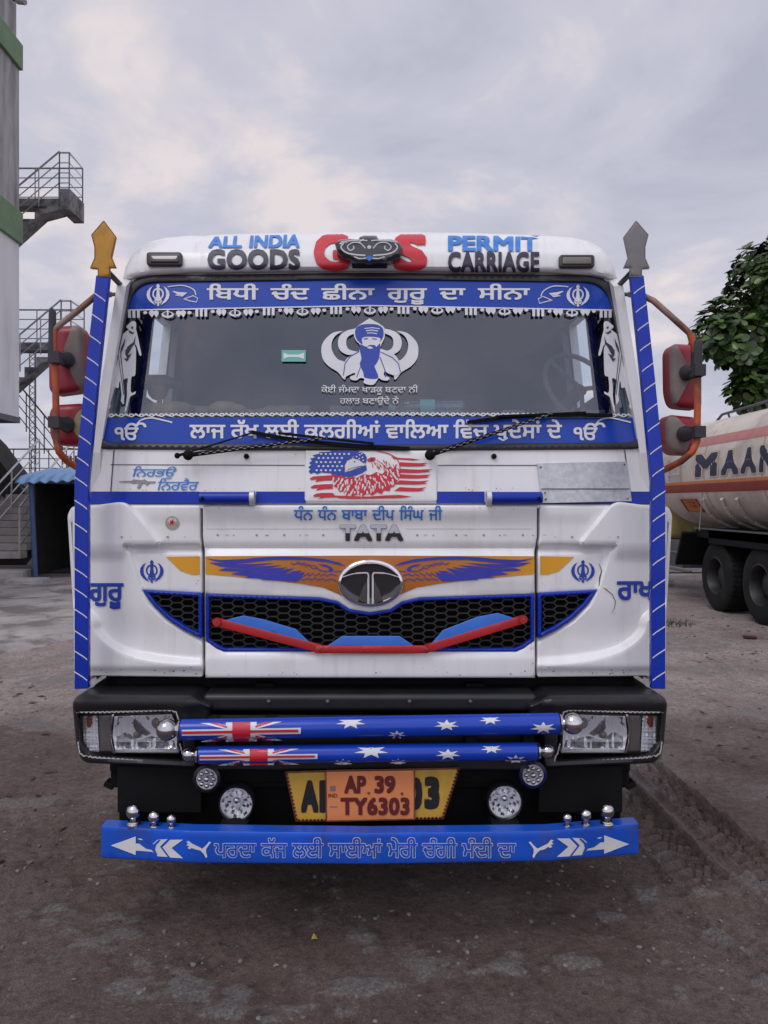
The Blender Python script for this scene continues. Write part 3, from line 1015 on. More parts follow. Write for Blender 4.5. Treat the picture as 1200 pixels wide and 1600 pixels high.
art('star_print', stars, Fflap, M['decal_white'], flap, .0158)
reds = []
for i, (y, xl) in enumerate(((212, 165), (262, 170), (312, 185))):
    reds.append(c5([(xl, y + 3), (xl + 20, y - 8), (240, y - 12), (300, y - 16 + i * 2), (300 + 20 * (i == 2), y + 14), (250, y + 16), (xl + 30, y + 24), (xl + 45, y + 10), (xl + 5, y + 12)]))
reds.append(c5([(300, 315), (400, 318), (500, 322), (600, 315), (690, 312), (765, 322), (700, 330), (600, 332), (500, 334), (400, 335), (330, 330)]))
reds.append(c5([(640, 85), (690, 95), (760, 98), (815, 106), (770, 110), (700, 104), (660, 102)]))
for i, (y, xr) in enumerate(((130, 860), (168, 885), (200, 878), (236, 865), (276, 850))):
    reds.append(c5([(692, y - 10), (740, y - 7), (800, y - 4), (xr, y - 6 - i), (xr - 30, y + 4), (xr - 10, y + 9), (800, y + 15), (740, y + 15), (690 - i * 8, y + 13)]))
rng = random.Random(3)
hd = [(300, 190), (330, 205), (345, 196), (380, 214), (410, 204), (440, 212), (480, 190), (520, 196), (555, 178), (590, 190), (625, 150), (650, 165), (672, 130), (688, 165), (682, 215), (660, 262), (640, 268), (632, 290), (600, 285),
      (585, 308), (560, 296), (530, 316), (505, 300), (470, 322), (450, 306), (415, 320), (395, 300), (380, 318), (360, 290), (340, 296), (325, 268), (305, 262), (318, 240), (298, 225)]
reds.append(c5(hd))
white_f = []


def feather(x, y, an, l, w):
    d = Vector((math.cos(an), math.sin(an)))
    nrm = Vector((-d.y, d.x))
    p = Vector((x, y))
    return c5([tuple(p - nrm * w * .7), tuple(p + d * l * .45 - nrm * w), tuple(p + d * l), tuple(p + d * l * .5 + nrm * w * .5), tuple(p + nrm * w * .6)])


for row in range(6):
    for i in range(17):
        x = 300 + i * 23 + (row % 2) * 11 + rng.uniform(-8, 8)
        y = 194 + row * 20 - max(0, x - 470) * .33 + rng.uniform(-7, 7)
        if not inside([(x, y)], [hd])[0] or not inside([(x, y + 12)], [hd])[0]: continue
        an = 1.57 + (480 - x) / 420
        white_f.append(feather(x, y, an + rng.uniform(-.35, .35), rng.uniform(17, 36), rng.uniform(4.0, 8.5)))
for i in range(46):
    x = 520 + rng.random() * 140
    y = 95 + (x - 520) * .12 + rng.random() * 60
    reds.append(feather(x, y, 1.0 + rng.uniform(-.2, .2), 20, 2.6))
reds.append(c5([[500, 105], [520, 92], [550, 92], [548, 108], [530, 118], [508, 118]]))
reds.append(c5(stroke(smooth_line([(555, 55), (620, 68), (670, 95), (692, 140), (690, 200), (665, 250)]), [2, 4, 5, 5, 5, 5, 5, 5, 5, 5, 5, 5, 5, 5, 5, 5, 5, 5, 5, 5, 5, 5, 5, 5, 5, 5, 5, 5, 4, 3, 2])))
art('stripe_print', reds, Fflap, M['decal_red'], flap, .0148)
art('feather_print', white_f, Fflap, M['decal_white'], flap, .0156)
art('beak_print', [c5([(368, 168), (372, 130), (390, 108), (415, 98), (450, 105), (495, 138), (430, 148), (390, 160), (375, 182)])], Fflap, M['decal_white'], flap, .0162)
art('beak_line', [c5(stroke([(372, 172), (368, 140), (385, 110), (415, 96), (452, 104), (497, 138), (440, 150)], 2.5)), c5(circ(427, 117, 4, 4, 8)), c5(circ(530, 104, 7, 6, 10))], Fflap, M['decal_dark'], flap, .0172)

gp = patch('galvanised_plate', [[(839, 724), (980, 721), (987, 783), (847, 786)]], Fbody, M['galv'], truck, cell=12, off=.010, thick=.008,
           disp=lambda A: .004 * np.sin(A[:, 0] * .05) + .003 * sstep(A[:, 1], 762, 766))
art('plate_fold', [stroke([(846, 764), (984, 764)], 1.5)], Fbody, M['decal_dark'], gp, .016)
mb = MB()
for x, y in ((845, 730), (976, 726), (853, 780), (981, 779), (852, 770)):
    mb.ball(on(Fbody, x, y, .016), .004, 8)
mb.build('rivets', M['dark_steel'], gp)

for x0, x1, cl in ((313, 396, 394), (761, 846, 763)):
    h = MB().tube([on(Fbody, x0, 778, .028), on(Fbody, x1, 778, .028)], .024, 14).build('handle_bar', M['stripe_blue'], truck)
    mb = MB()
    p = on(Fbody, cl, 778, .028)
    mb.tube([p - Vector((.008, 0, 0)), p + Vector((.010, 0, 0))], .030, 14)
    p2 = on(Fbody, x0 if cl > 350 and x0 < 400 else x1, 778, .02)
    mb.build('handle_clamp', M['silver_trim'], h)
    q = on(Fbody, x0 + 3 if x0 < 400 else x1 - 3, 779, .054)
    MB().ball(q, .008, 8).build('handle_bolt', M['black_matt'], h)

text('small_script', 'ਿਨਰਭਉ', (207, 728, 276, 748), Fbody, M['decal_azure'], fr, .004, .004, shear=.25)
text('small_script', 'ਿਨਰਵੈਰ', (246, 747, 311, 766), Fbody, M['decal_azure'], fr, .004, .004, shear=.25)
art('rifle_decal', [[(186, 752), (206, 751), (208, 749), (222, 750), (226, 749), (231, 752), (243, 752), (243, 754.5), (232, 755), (231, 758), (228, 758), (226, 755), (222, 755), (219, 762), (216, 764), (214, 762), (217, 755), (206, 755), (203, 753.6), (186, 753.6)]],
    Fbody, M['decal_gray'], fr, .004)

# ---- centre bonnet panel with grille
GR_l = [(321.5, 928), (500, 934), (528, 940), (546, 952), (578, 957)]
GR_b = [(578, 1018), (350, 1018), (338, 1013), (321.5, 1001)]
grille_hole = half(GR_l)[:]
grille_hole = GR_l + [(2 * CX - x, y) for x, y in GR_l[:-1][::-1]] + [(2 * CX - x, y) for x, y in GR_b[1:][::-1]] + [(578, 1018)] + GR_b[1:]


def disp_mid(A):
    y = A[:, 1]
    d = np.zeros(len(A))
    d -= .010 * sstep(y, 800, 822)
    d -= .012 * sstep(y, 851, 854) * (1 - sstep(y, 860, 869))
    d += .012 * sstep(y, 859, 868)
    d -= .006 * sstep(y, 905, 925)
    xx = np.abs(A[:, 0] - CX)
    d += .010 * sstep(y, 1019, 1027)
    d += .007 * (1 - sstep(y, 790, 806 + (1 - sstep(xx, 185, 235)) * 10)) * 1.0
    return d


panel_c = patch('bonnet_panel', [[(317, 790), (839, 790), (839, 838), (835, 862), (836, 1059), (321, 1059), (320, 862), (317, 838)], grille_hole],
                Fbody, M['white'], truck, cell=7, off=.012, disp=disp_mid, thick=.05, er=3.5, ed=.008)
Fmid = lambda x, z: Fbody(x, z) - .012


Fmidd = cached(disp_mid, .012)


# blue trim round the grille, honeycomb, backing
def grille(name, hole, nxt, dd):
    g = patch(name, [hole, inset(hole, 5)], Fbody, M['stripe_blue'], nxt, cell=9, off=.012 - .004, thick=.045, er=2.4, ed=.004)
    inn = inset(hole, 2)
    lo = np.array(inn).min(0); hi = np.array(inn).max(0)
    mb = MB()
    cw, ch = 17.5, 10.6
    i = 0
    x = lo[0] - 20
    Fm = Fback(.018)
    A, pr = [], []
    while x < hi[0] + 20:
        y = lo[1] - 20 + (ch / 2 if i % 2 else 0)
        while y < hi[1] + 20:
            # one cell: a flattened hexagon; draw its upper half
            p = [(x - 11.3, y), (x - 6.2, y - ch / 2), (x + 6.2, y - ch / 2), (x + 11.3, y)]
            for a, b in ((p[0], p[1]), (p[1], p[2]), (p[2], p[3])):
                pr.append((a, b))
            y += ch
        x += cw
        i += 1
    mid = np.array([((a[0] + b[0]) / 2, (a[1] + b[1]) / 2) for a, b in pr])
    ok = inside(mid, [inn])
    for (a, b), o in zip(pr, ok):
        if o:
            mb.bar(on(Fm, *a), on(Fm, *b), .016, .0044)
    mb.build('honeycomb', M['mesh'], g, smooth=False)
    patch('grille_backing', [hole], Fback(.07), M['black_matt'], g, cell=30)
    return g


grille('grille', grille_hole, truck, 0)

# orange wing band
ob_l = [(318, 869), (578, 868)]
ob_b = [(578, 946), (548, 938), (528, 928), (505, 918), (470, 912), (400, 904), (321, 897)]
band = [(321, 869), (578, 868), (835, 869)] + [(2 * CX - x, y) for x, y in ob_b[::-1]][0:-1] + ob_b
gb = patch('wing_band', [band], Fmidd, M['gold'], panel_c, cell=10, off=.002)
c6 = lambda L: [(310 + x / 4.286, 860 + y / 4.286) for x, y in L]
wing = [[(40, 48), (90, 58), (150, 64), (300, 58), (420, 46), (560, 40), (700, 44), (850, 58), (940, 80), (985, 104), (940, 96), (850, 76), (700, 62), (500, 62), (350, 80), (250, 90), (190, 88), (110, 72)],
        [(70, 80), (150, 84), (250, 92), (380, 90), (520, 82), (400, 104), (300, 122), (215, 116), (150, 108), (105, 94)],
        [(130, 132), (180, 118), (300, 124), (420, 106), (560, 98), (430, 130), (350, 150), (260, 142), (180, 138)],
        [(215, 158), (270, 146), (360, 150), (480, 120), (600, 112), (500, 146), (430, 165), (340, 172), (270, 166)],
        [(305, 182), (360, 168), (440, 166), (560, 130), (640, 118), (560, 172), (530, 186), (440, 190), (370, 187)],
        [(415, 197), (460, 184), (540, 180), (640, 137), (692, 136), (640, 180), (600, 197), (520, 202)],
        [(545, 200), (600, 188), (655, 165), (712, 140), (690, 185), (660, 207), (600, 206)],
        [(800, 92), (850, 95), (885, 108), (905, 130), (890, 142), (850, 140), (880, 130), (865, 112), (830, 104)]]
zig = [stroke([(620, 84), (640, 95), (660, 84), (690, 98), (700, 90), (725, 106), (740, 98), (765, 120), (790, 118), (820, 136), (860, 142)], 6),
       stroke([(660, 76), (690, 84), (715, 84), (740, 98), (770, 100), (800, 112)], 4),
       stroke([(700, 175), (740, 150), (735, 172), (775, 150), (775, 172), (815, 152), (815, 172), (850, 156), (855, 172), (890, 158), (925, 168)], 6),
       stroke([(690, 200), (740, 186), (740, 198), (790, 184), (790, 200), (840, 186), (845, 202), (890, 190), (925, 205)], 6),
       stroke([(905, 142), (960, 140)], 5)]
wl2 = [c6(q) for q in wing + zig]
art('wing_print', wl2 + [mir(q) for q in wl2], Fmidd, M['wing'], panel_c, .0042, cell=12)
text('bonnet_lettering', 'ਧੰਨ ਧੰਨ ਬਾਬਾ ਦੀਪ ਿਸੰਘ ਜੀ', (459, 790, 691, 813), Fmidd, M['decal_azure'], panel_c, .016, .0035, word=1.3)
art('rivet_hole', [circ(340 + i * 52 + (i % 2) * 9, 836, 2.0, 1.3, 8) for i in range(10) if not 520 < 340 + i * 52 < 640] +
    [circ(365 + i * 52, 836.3, 1.1, 1.0, 8) for i in range(10) if not 510 < 365 + i * 52 < 640] +
    [stroke([(352 + i * 62, 836), (358 + i * 62, 836)], .7) for i in range(9) if not 500 < 352 + i * 62 < 640], Fmidd, M['decal_gray'], panel_c, .0025)
art('panel_line', [stroke([(322, 826), (530, 826)], .8), stroke([(634, 826), (832, 826)], .8)], Fmidd, M['silver_trim'], panel_c, .0022)

# chrome maker letters (ridged along their middle) and oval badge
P, Fc = glyphs('TATA', 0)
A = np.array(P); lo, hi = A.min(0) - .035, A.max(0) + .035
for grow, m_, o0, o1, nm in ((.055, M['decal_gray'], .002, .002, 'letter_base'), (.035, M['letter_chrome'], .005, .012, 'maker_lettering')):
    mb = MB()
    for k, (dx, dy) in enumerate(RINGS):
        bm = bmesh.new()
        vv = [bm.verts.new((531 + (p[0] + dx * grow - lo[0]) / (hi[0] - lo[0]) * 99, 845 - (p[1] + dy * grow - lo[1]) / (hi[1] - lo[1]) * 25, 0)) for p in P]
        for f in Fc:
            try: bm.faces.new([vv[i] for i in f])
            except ValueError: pass
        bmesh.ops.bisect_plane(bm, geom=bm.verts[:] + bm.edges[:] + bm.faces[:], plane_co=(0, 833, 0), plane_no=(0, 1, 0))
        bm.verts.index_update()
        V = [on(Fmidd, v.co.x, v.co.y, o0 + (o1 - o0) * (1 - abs(v.co.y - 833) / 13) + .0001 * k) for v in bm.verts]
        fs = []
        for f in bm.faces:
            q = [v.index for v in f.verts]
            if (V[q[1]] - V[q[0]]).cross(V[q[2]] - V[q[0]]).y > 0: q = q[::-1]
            fs.append(tuple(q))
        mb.add(V, fs)
        bm.free()
    mb.build(nm, m_, panel_c, smooth=False)

Fem = lambda x, z: Fbody(x, z) - .030
em = patch('oval_badge', [circ(579, 911, 52, 37.5, 56)], Fem, M['chrome'], panel_c, cell=6, thick=.03, er=7, ed=.014)
patch('badge_field', [circ(579, 911, 46.5, 32.5, 48)], Fem, M['dark_chrome'], em, cell=6, off=.003, er=10, ed=-.006)
tt = [[(533, 901), (556, 895), (575, 893), (579, 895), (579, 946), (575, 943), (575, 900), (572, 897), (556, 898)], ]
tt = [stroke(smooth_line([(534, 902), (552, 896.5), (570, 895), (575, 896.5), (576, 905)]), [1.5] * 8 + [2.2] * 8 + [2.4] * 9),
      stroke(smooth_line([(624, 902), (606, 896.5), (588, 895), (583, 896.5), (582, 905)]), [1.5] * 8 + [2.2] * 8 + [2.4] * 9),
      [(574, 903), (577, 903), (577, 944), (574, 943)], [(581, 903), (584, 903), (584, 943), (581, 944)],
      stroke(smooth_line([(535, 899), (548, 888), (565, 881), (579, 880), (593, 881), (610, 888), (623, 899)]), 1.6)]
art('badge_symbol', tt, Fem, M['badge_silver'], em, .0105, cell=6)
art('badge_facet', [[(573, 908), (573, 943), (560, 938), (566, 920)], [(585, 908), (585, 943), (598, 938), (592, 920)]], Fem, M['smoke_chrome'], em, .0098, cell=8)

# ---- red rods with blue plates across the grille
Fo = Fback(-.035)
orn2 = patch('grille_ornament', [stroke([(338, 972), (500, 1014)], 13)], Fo, M['red'], truck, cell=12, thick=.012, er=2, ed=.002)
patch('ornament_rod', [stroke([(818, 968), (666, 1014)], 13)], Fo, M['red'], orn2, cell=12, thick=.012, er=2, ed=.002)
patch('ornament_rod', [[(494, 1009), (666, 1009), (668, 1021), (492, 1021)]], Fo, M['red'], orn2, cell=12, off=.004, thick=.012, er=2, ed=.002)
for q in ([(352, 969), (380, 962), (412, 968), (462, 983), (486, 1006)], [(512, 1008.6), (535, 994), (624, 994), (646, 1008.6)], [(804, 966), (778, 958), (746, 964), (692, 985), (674, 1006)]):
    patch('ornament_plate', [q], Fo, M['sky_blue'], orn2, cell=14, off=-.004, thick=.006, er=1.5, ed=.001)
mb = MB()
for x, y in ((338, 972), (818, 968)):
    mb.lathe([(0, .0), (.016, 0), (.016, .012), (0, .012)], on(Fo, x, y, .012), (0, 1, 0), 16)
mb.build('ornament_eye', M['red'], orn2)
mb = MB()
for x, y in ((338, 972), (818, 968), (499, 1015), (667, 1015)):
    mb.ball(on(Fo, x, y, .010), .005, 8)
mb.build('ornament_bolt', M['dark_steel'], orn2)

# ---- corner panels
cg_hole = [(223, 922), (315, 927), (315, 997), (288, 984), (262, 967), (240, 946)]
RC = [(196, 853), (205, 860), (222, 915), (236, 944), (260, 968), (290, 987), (322, 1003), (330, 990), (330, 853)]
CP = [(100, 780), (190, 780), (247, 849), (240, 853), (100, 853)]


def along(pts, offs, step=2.6):
    out = []
    for o_ in offs:
        for (x0, y0), (x1, y1) in zip(pts[:-1], pts[1:]):
            L = math.hypot(x1 - x0, y1 - y0)
            nx_, ny_ = -(y1 - y0) / L, (x1 - x0) / L
            for j in range(max(1, int(L / step))):
                t_ = j / max(1, int(L / step))
                out.append((x0 + (x1 - x0) * t_ + nx_ * o_, y0 + (y1 - y0) * t_ + ny_ * o_))
    return out


LIP = smooth_line([(100, 936), (142, 965), (150, 985), (165, 1003), (190, 1018), (220, 1027), (255, 1033), (290, 1036), (320, 1037)], 8)
side_guides = along([(190, 780), (247, 849)], (-8, -6, -4, -2, 0, 2)) + along(RC[:7], (-7, -5, -3, -1, 1, 3, 5)) + along(LIP, (-13, -10.5, -8, -5.5, -3, -.5, 2, 4.5))


def disp_side(A):
    A = np.array(A, float)
    A[:, 0] = np.where(A[:, 0] > CX, 2 * CX - A[:, 0], A[:, 0])
    x, y = A[:, 0], A[:, 1]
    d = np.zeros(len(A))
    # recess holding the emblem, orange tip and mesh
    sd = dist_to(A, [RC]) * np.where(inside(A, [RC]), 1, -1)
    d -= .017 * sstep(sd, -6, 3)
    # undercut below the crease
    d -= .018 * sstep(y, 852, 856) * (1 - sstep(y, 858, 868)) * sstep(x, 205, 222)
    # raised corner piece with its diagonal ridge
    sd = dist_to(A, [CP]) * np.where(inside(A, [CP]), 1, -1)
    up = .022 * sstep(sd, -6.5, .5)
    d += np.where(y < 853, up, 0) * 1.0
    d += np.where(y >= 853, .020 * (1 - sstep(y, 853, 880)) * (1 - sstep(x, 190, 200)), 0)
    d -= .006 * sstep(y, 800, 822) * sstep(x, 225, 240) * (1 - sstep(y, 850, 854))
    # the big curved lip at the bottom
    ld = dist_to(A, [LIP + LIP[::-1]])
    ya = np.interp(x, [p[0] for p in LIP], [p[1] for p in LIP])
    ld = np.where(y > ya, ld, -ld)
    hgt = np.interp(x, [90, 200, 290, 320], [.040, .034, .016, .010])
    d += hgt * sstep(ld, -12, 4)
    d -= .018 * sstep(y, 1040, 1052)
    d -= .020 * sstep(y, 940, 1000) * (1 - sstep(ld, -12, 4)) * sstep(x, 130, 190) * .6
    return d


Fside = cached(disp_side, .010)


side_out = rp([(113, 794, 8), (189, 784, 6), (204, 790, 2), (313, 790, 3), (313, 838, 0), (316, 862, 0), (317, 1058, 4), (147, 1056, 3), (116, 1066, 4)], 3)
for side in (0, 1):
    f = (lambda L: L) if side == 0 else mir
    pn = patch('corner_panel', [f(side_out), f(cg_hole)], Fbody, M['white'], truck, cell=4, off=.010, disp=disp_side, thick=.06, er=3.0, ed=.007, guides=[f([g])[0] for g in side_guides])
    grille('corner_grille', f(inset(cg_hole, 0)), truck, 0)
    tip = [(259, 870), (312, 869), (312, 898), (300, 898), (282, 892)]
    patch('wing_tip', [f(tip)], Fside, M['gold'], pn, cell=8, off=.002)
    c = 237 if side == 0 else 911
    art('emblem_decal', khanda(c, 893, 18.5), Fside, M['decal_blue'], pn, .003, cell=8)
    art('rivet_hole', [f(circ(x, 839, r, r * .7, 8)) for x, r in ((190, 1.8), (262, 2.0), (289, 1.0), (204, .8))], Fside, M['decal_gray'], pn, .003)
    # slotted outer corner behind the post
    Fc_ = lambda x, z: 3.115 + .5 * max(0, abs(x) - 1.05)
    oc = rp([(105.5, 806, 5), (111, 793, 4), (126, 788, 3), (146, 787, 2), (146, 1066, 2), (119, 1030, 10)], 3)
    oh = rp([(111.5, 816, 3), (130, 816, 2), (130, 985, 2), (121.5, 985, 3)], 2)
    cv_ = patch('corner_vent', [f(oc), f(oh)], Fc_, M['white'], truck, cell=6, thick=.22, er=2, ed=.006)
    mb = MB()
    for i, y in enumerate((833, 861, 888, 916, 944)):
        a, b = (on(Fc_, *f([(113 + (y - 816) * .062, y)])[0], -.035), on(Fc_, *f([(132, y)])[0], -.035))
        mb.bar(a, b, .035, .010)
    mb.build('vent_slat', M['white'], cv_, bev=.003)
    patch('vent_backing', [f(oh)], lambda x, z: 3.17 + .5 * max(0, abs(x) - 1.05), M['stripe_blue'] if side == 0 else M['rubber'], cv_, cell=20)
    # smears of silver tape at the bottom corner
    art('worn_tape', [f([(140, 1064), (150, 1057), (152, 1066), (146, 1073), (136, 1076)])], lambda x, z: Fbody(x, z) - .03, M['galv'], pn, .0)
    if side == 0:
        text('door_lettering', 'ਗੁਰੂ', (138, 911, 193, 952), Fside, M['decal_blue'], pn, .03, .004)
        art('round_sticker', [circ(269, 817, 11, 10.5, 24)], Fside, mat('sticker_tan', (.42, .36, .28), .5, var=.2, vscale=60), pn, .003)
        art('round_sticker_print', [circ(269, 816, 7.5, 7, 20)], Fside, M['decal_white'], pn, .0038)
        art('round_sticker_mark', [[(265, 813), (268, 814), (271, 810), (271, 815), (274, 815), (271, 818), (272, 821), (268, 819), (265, 821), (266, 817)]], Fside, M['decal_red'], pn, .0046)
    else:
        text('door_lettering', 'ਰਾਖਾ', (964, 908, 1032, 938), Fside, M['decal_blue'], pn, .03, .004)
        art('crack', [stroke([(936, 880), (940, 892), (937, 903), (936, 915)], [.6, 1.4, 2.2, 1]), stroke([(935, 916), (946, 920), (957, 929), (962, 940), (960, 950), (956, 959)], [1.4, 1.2, 1, 1, .8, .4])], Fside, M['decal_dark'], pn, .0025)

# ---- paint chips and rust spots along the panel edges
rch = random.Random(8)


def chips(n_, xa, xb, ya, yb, smin=.5, smax=1.5):
    out = []
    for _ in range(n_):
        x, y, r_ = rch.uniform(xa, xb), rch.uniform(ya, yb), rch.uniform(smin, smax)
        k_ = rch.randint(5, 7)
        out.append([(x + math.cos(6.283 * i / k_) * r_ * rch.uniform(.5, 1.4), y + math.sin(6.283 * i / k_) * r_ * rch.uniform(.4, 1)) for i in range(k_)])
    return out


art('paint_chip', chips(16, 325, 830, 1048, 1055) + chips(8, 325, 830, 792, 796, .4, .9) + chips(6, 322, 327, 800, 1050, .4, 1.0) + chips(6, 829, 834, 870, 1050, .4, 1.0) + chips(6, 340, 820, 1024, 1046, .4, .8), Fmidd, M['rust_edge'], panel_c, .0024)
art('paint_chip', chips(14, 150, 310, 1046, 1053) + chips(6, 306, 311, 800, 1050, .4, 1) + chips(7, 846, 851, 870, 1050, .4, 1) + chips(14, 846, 1005, 1046, 1053) + chips(5, 150, 300, 795, 850, .4, .8) + chips(6, 860, 1000, 940, 1030, .4, .8), Fside, M['rust_edge'], panel_c, .003)
art('paint_chip', chips(10, 180, 470, 762, 767, .4, 1) + chips(8, 690, 835, 762, 767, .4, 1) + chips(7, 320, 392, 770, 773, .4, 1.2) + chips(8, 150, 1000, 706, 711, .4, 1), Fbody, M['rust_edge'], fr, .0034)

# ---- dark body behind the panels, shelf, underbody
mb = MB()
mb.box(-1.08, 1.08, 3.15, 4.95, .86, .96)
mb.box(-1.05, 1.05, 3.13, 3.16, .6, 1.66)
mb.box(-1.02, 1.02, 3.10, 3.13, .80, .93)
mb.build('cab_floor', M['black_matt'], truck)

# ---- cab sides, back wall, interior
def side_x(z):
    return 1.13 - .085 * max(0, (z - 1.78)) / .8


def side_piece(sg, pts, th=.04, out=0.0):
    n = len(pts)
    vs = [(sg * (side_x(z) + out), y, z) for y, z in pts] + [(sg * (side_x(z) + out - th), y, z) for y, z in pts]
    fs = [tuple(range(n)), tuple(range(2 * n - 1, n - 1, -1))] + [(i, (i + 1) % n, n + (i + 1) % n, n + i) for i in range(n)]
    return vs, fs


for sg in (-1, 1):
    mb = MB()
    for pts in ([(3.14, .93), (4.95, .93), (4.95, 1.80), (3.10, 1.80)], [(3.20, 2.50), (4.95, 2.50), (4.95, 2.545), (3.26, 2.545)],
                [(3.92, 1.80), (4.95, 1.80), (4.95, 2.50), (3.92, 2.50)], [(3.60, 1.80), (3.92, 1.80), (3.92, 2.08), (3.60, 2.10)], [(3.10, 1.80), (3.17, 1.80), (3.27, 2.50), (3.20, 2.50)]):
        mb.add(*side_piece(sg, pts))
    d = mb.build('cab_side', M['white'], truck)
    mb = MB()
    mb.add(*side_piece(sg, [(3.46, 1.80), (3.60, 1.80), (3.60, 2.50), (3.48, 2.50)], .05))
    mb.build('door_pillar', M['black_matt'], d)
    mb = MB()
    mb.add(*side_piece(sg, [(3.17, 1.80), (3.46, 1.80), (3.48, 2.50), (3.27, 2.50)], .005, -.015))
    mb.build('quarter_glass', M['side_glass'], d)
    mb = MB()
    mb.add(*side_piece(sg, [(3.60, 2.08), (3.92, 2.08), (3.92, 2.50), (3.60, 2.50)], .005, -.015))
    mb.build('door_glass', M['clear_glass'], d)
    mb = MB()
    mb.add(*side_piece(sg, [(3.93, 1.80), (4.90, 1.80), (4.90, 2.50), (3.93, 2.50)], .01, -.045))
    mb.add(*side_piece(sg, [(3.60, 1.80), (3.92, 1.80), (3.92, 2.07), (3.60, 2.09)], .01, -.045))
    mb.build('door_lining', M['interior'], d)
    # window trim and curtain leaving the rear part light
    mb = MB()
    mb.add(*side_piece(sg, [(3.90, 1.85), (3.98, 1.85), (3.98, 2.50), (3.885, 2.44)], .03, -.06))
    mb.build('door_curtain', M['interior_light'], d)
    # door, handle and wheel arch seen from the side
    mb = MB()
    mb.add(*side_piece(sg, [(3.45, .98), (4.40, .98), (4.40, 1.76), (3.45, 1.76)], .01, .012))
    dd = mb.build('door', M['white'], d, bev=.005)
    MB().box(sg * 1.145 - .012, sg * 1.145 + .012, 4.18, 4.34, 1.52, 1.56).build('handle', M['black'], dd, bev=.004)

mb = MB()
mb.box(-1.09, 1.09, 4.95, 4.99, .93, 2.66)
bw = mb.build('cab_back_wall', M['white'], truck)
mb = MB()
mb.box(-1.07, 1.07, 4.90, 4.945, .97, 2.60)
mb.build('wall_lining', M['interior'], bw)
mb = MB()
mb.box(-1.05, 1.05, 3.42, 4.9, 2.56, 2.595)
mb.build('headliner', M['interior'], truck)

# dashboard, wheel, seats
mb = MB()
pr_ = [(3.12, 1.70), (3.17, 1.90), (3.22, 1.945), (3.45, 1.985), (3.55, 1.95), (3.60, 1.70), (3.56, 1.2), (3.2, 1.2)]
n = len(pr_)
vs = [(-1.07, y, z) for y, z in pr_] + [(1.07, y, z) for y, z in pr_]
mb.add(vs, [tuple(range(n)), tuple(range(2 * n - 1, n - 1, -1))] + [(i, n + i, n + (i + 1) % n, (i + 1) % n) for i in range(n)])
dash = mb.build('dashboard', M['dash'], truck, bev=.01)
rnd = random.Random(5)
mb = MB()
for i in range(12):
    mb.ball((-.93 + i * .05, 3.36 + rnd.uniform(-.05, .05), 1.985 + rnd.uniform(0, .02)), rnd.uniform(.035, .07), 12, 1.2, 1, .6)
mb.build('dash_cloth', M['cloth_khaki'], dash, ang=80)
mb = MB()
for i in range(9):
    x = -.30 + i * .16 + rnd.uniform(-.03, .03)
    if .05 < x < .5: continue
    mb.box(x - .05, x + .05, 3.40, 3.46, 1.975, 2.0 + rnd.uniform(.0, .03))
mb.build('dash_papers', M['interior_light'], dash, bev=.004)
# small fan on the dashboard
mb = MB()
fc = Vector((-.99, 3.52, 2.14))
mb.tube([(fc.x + .02, fc.y, 1.95), (fc.x + .03, fc.y, 2.10), tuple(fc)], .012, 8)
mb.tube([(fc.x - .06, fc.y, 2.155), (fc.x + .05, fc.y, 2.15), (fc.x + .13, fc.y, 2.14)], [.03, .035, .012], 10)
mb.ball(fc + Vector((.02, 0, -.02)), .05, 12, 1.0, .6, 1.1)
mb.build('dash_fan', M['rubber'], dash)
mb = MB()
wc = Vector((.99, 3.60, 2.13)); wax = Vector((.35, -.75, .45)).normalized()
a_ = wax.orthogonal().normalized(); b_ = wax.cross(a_)
ring = [wc + (a_ * math.cos(R(t)) + b_ * math.sin(R(t))) * .20 for t in range(0, 361, 12)]
mb.tube(ring, .012, 8, cap=False)
for t in (30, 150, 270):
    mb.tube([wc, wc + (a_ * math.cos(R(t)) + b_ * math.sin(R(t))) * .2], .011, 6)
mb.tube([wc, wc - wax * .3], .03, 10)
mb.build('steering_wheel', M['interior_light'], truck)
for sx in (-.55, .55):
    mb = MB()
    mb.box(sx - .26, sx + .26, 3.95, 4.45, 1.30, 1.48)
    st = mb.build('seat', M['interior'], truck, bev=.04, seg=4)
    mb = MB()
    mb.box(sx - .26, sx + .26, 4.44, 4.58, 1.42, 2.02)
    mb.build('backrest', M['interior'], st, bev=.05, seg=4)
    mb = MB()
    mb.box(sx - .13, sx + .13, 4.46, 4.56, 2.04, 2.24)
    mb.build('headrest', M['interior_light'], st, bev=.04, seg=4)
mb = MB()
for i in range(22):
    mb.tube([(.10 + i * .012, 4.86 + .012 * math.sin(i * 2), 2.5), (.10 + i * .012, 4.86 + .012 * math.sin(i * 2), 2.0)], .012, 6)
mb.build('cab_curtain', mat('curtain', (.20, .10, .08), .9, var=.3), truck)
# rear-view mirror bracket at the top centre of the screen
mb = MB()
for x in (563, 593):
    mb.bar(on(Fback(.05), x, 470), on(Fback(.07), x, 520), .025, .03)
mb.bar(on(Fback(.05), 560, 500), on(Fback(.05), 596, 500), .03, .02)
mb.build('screen_bracket', M['black_matt'], ws)

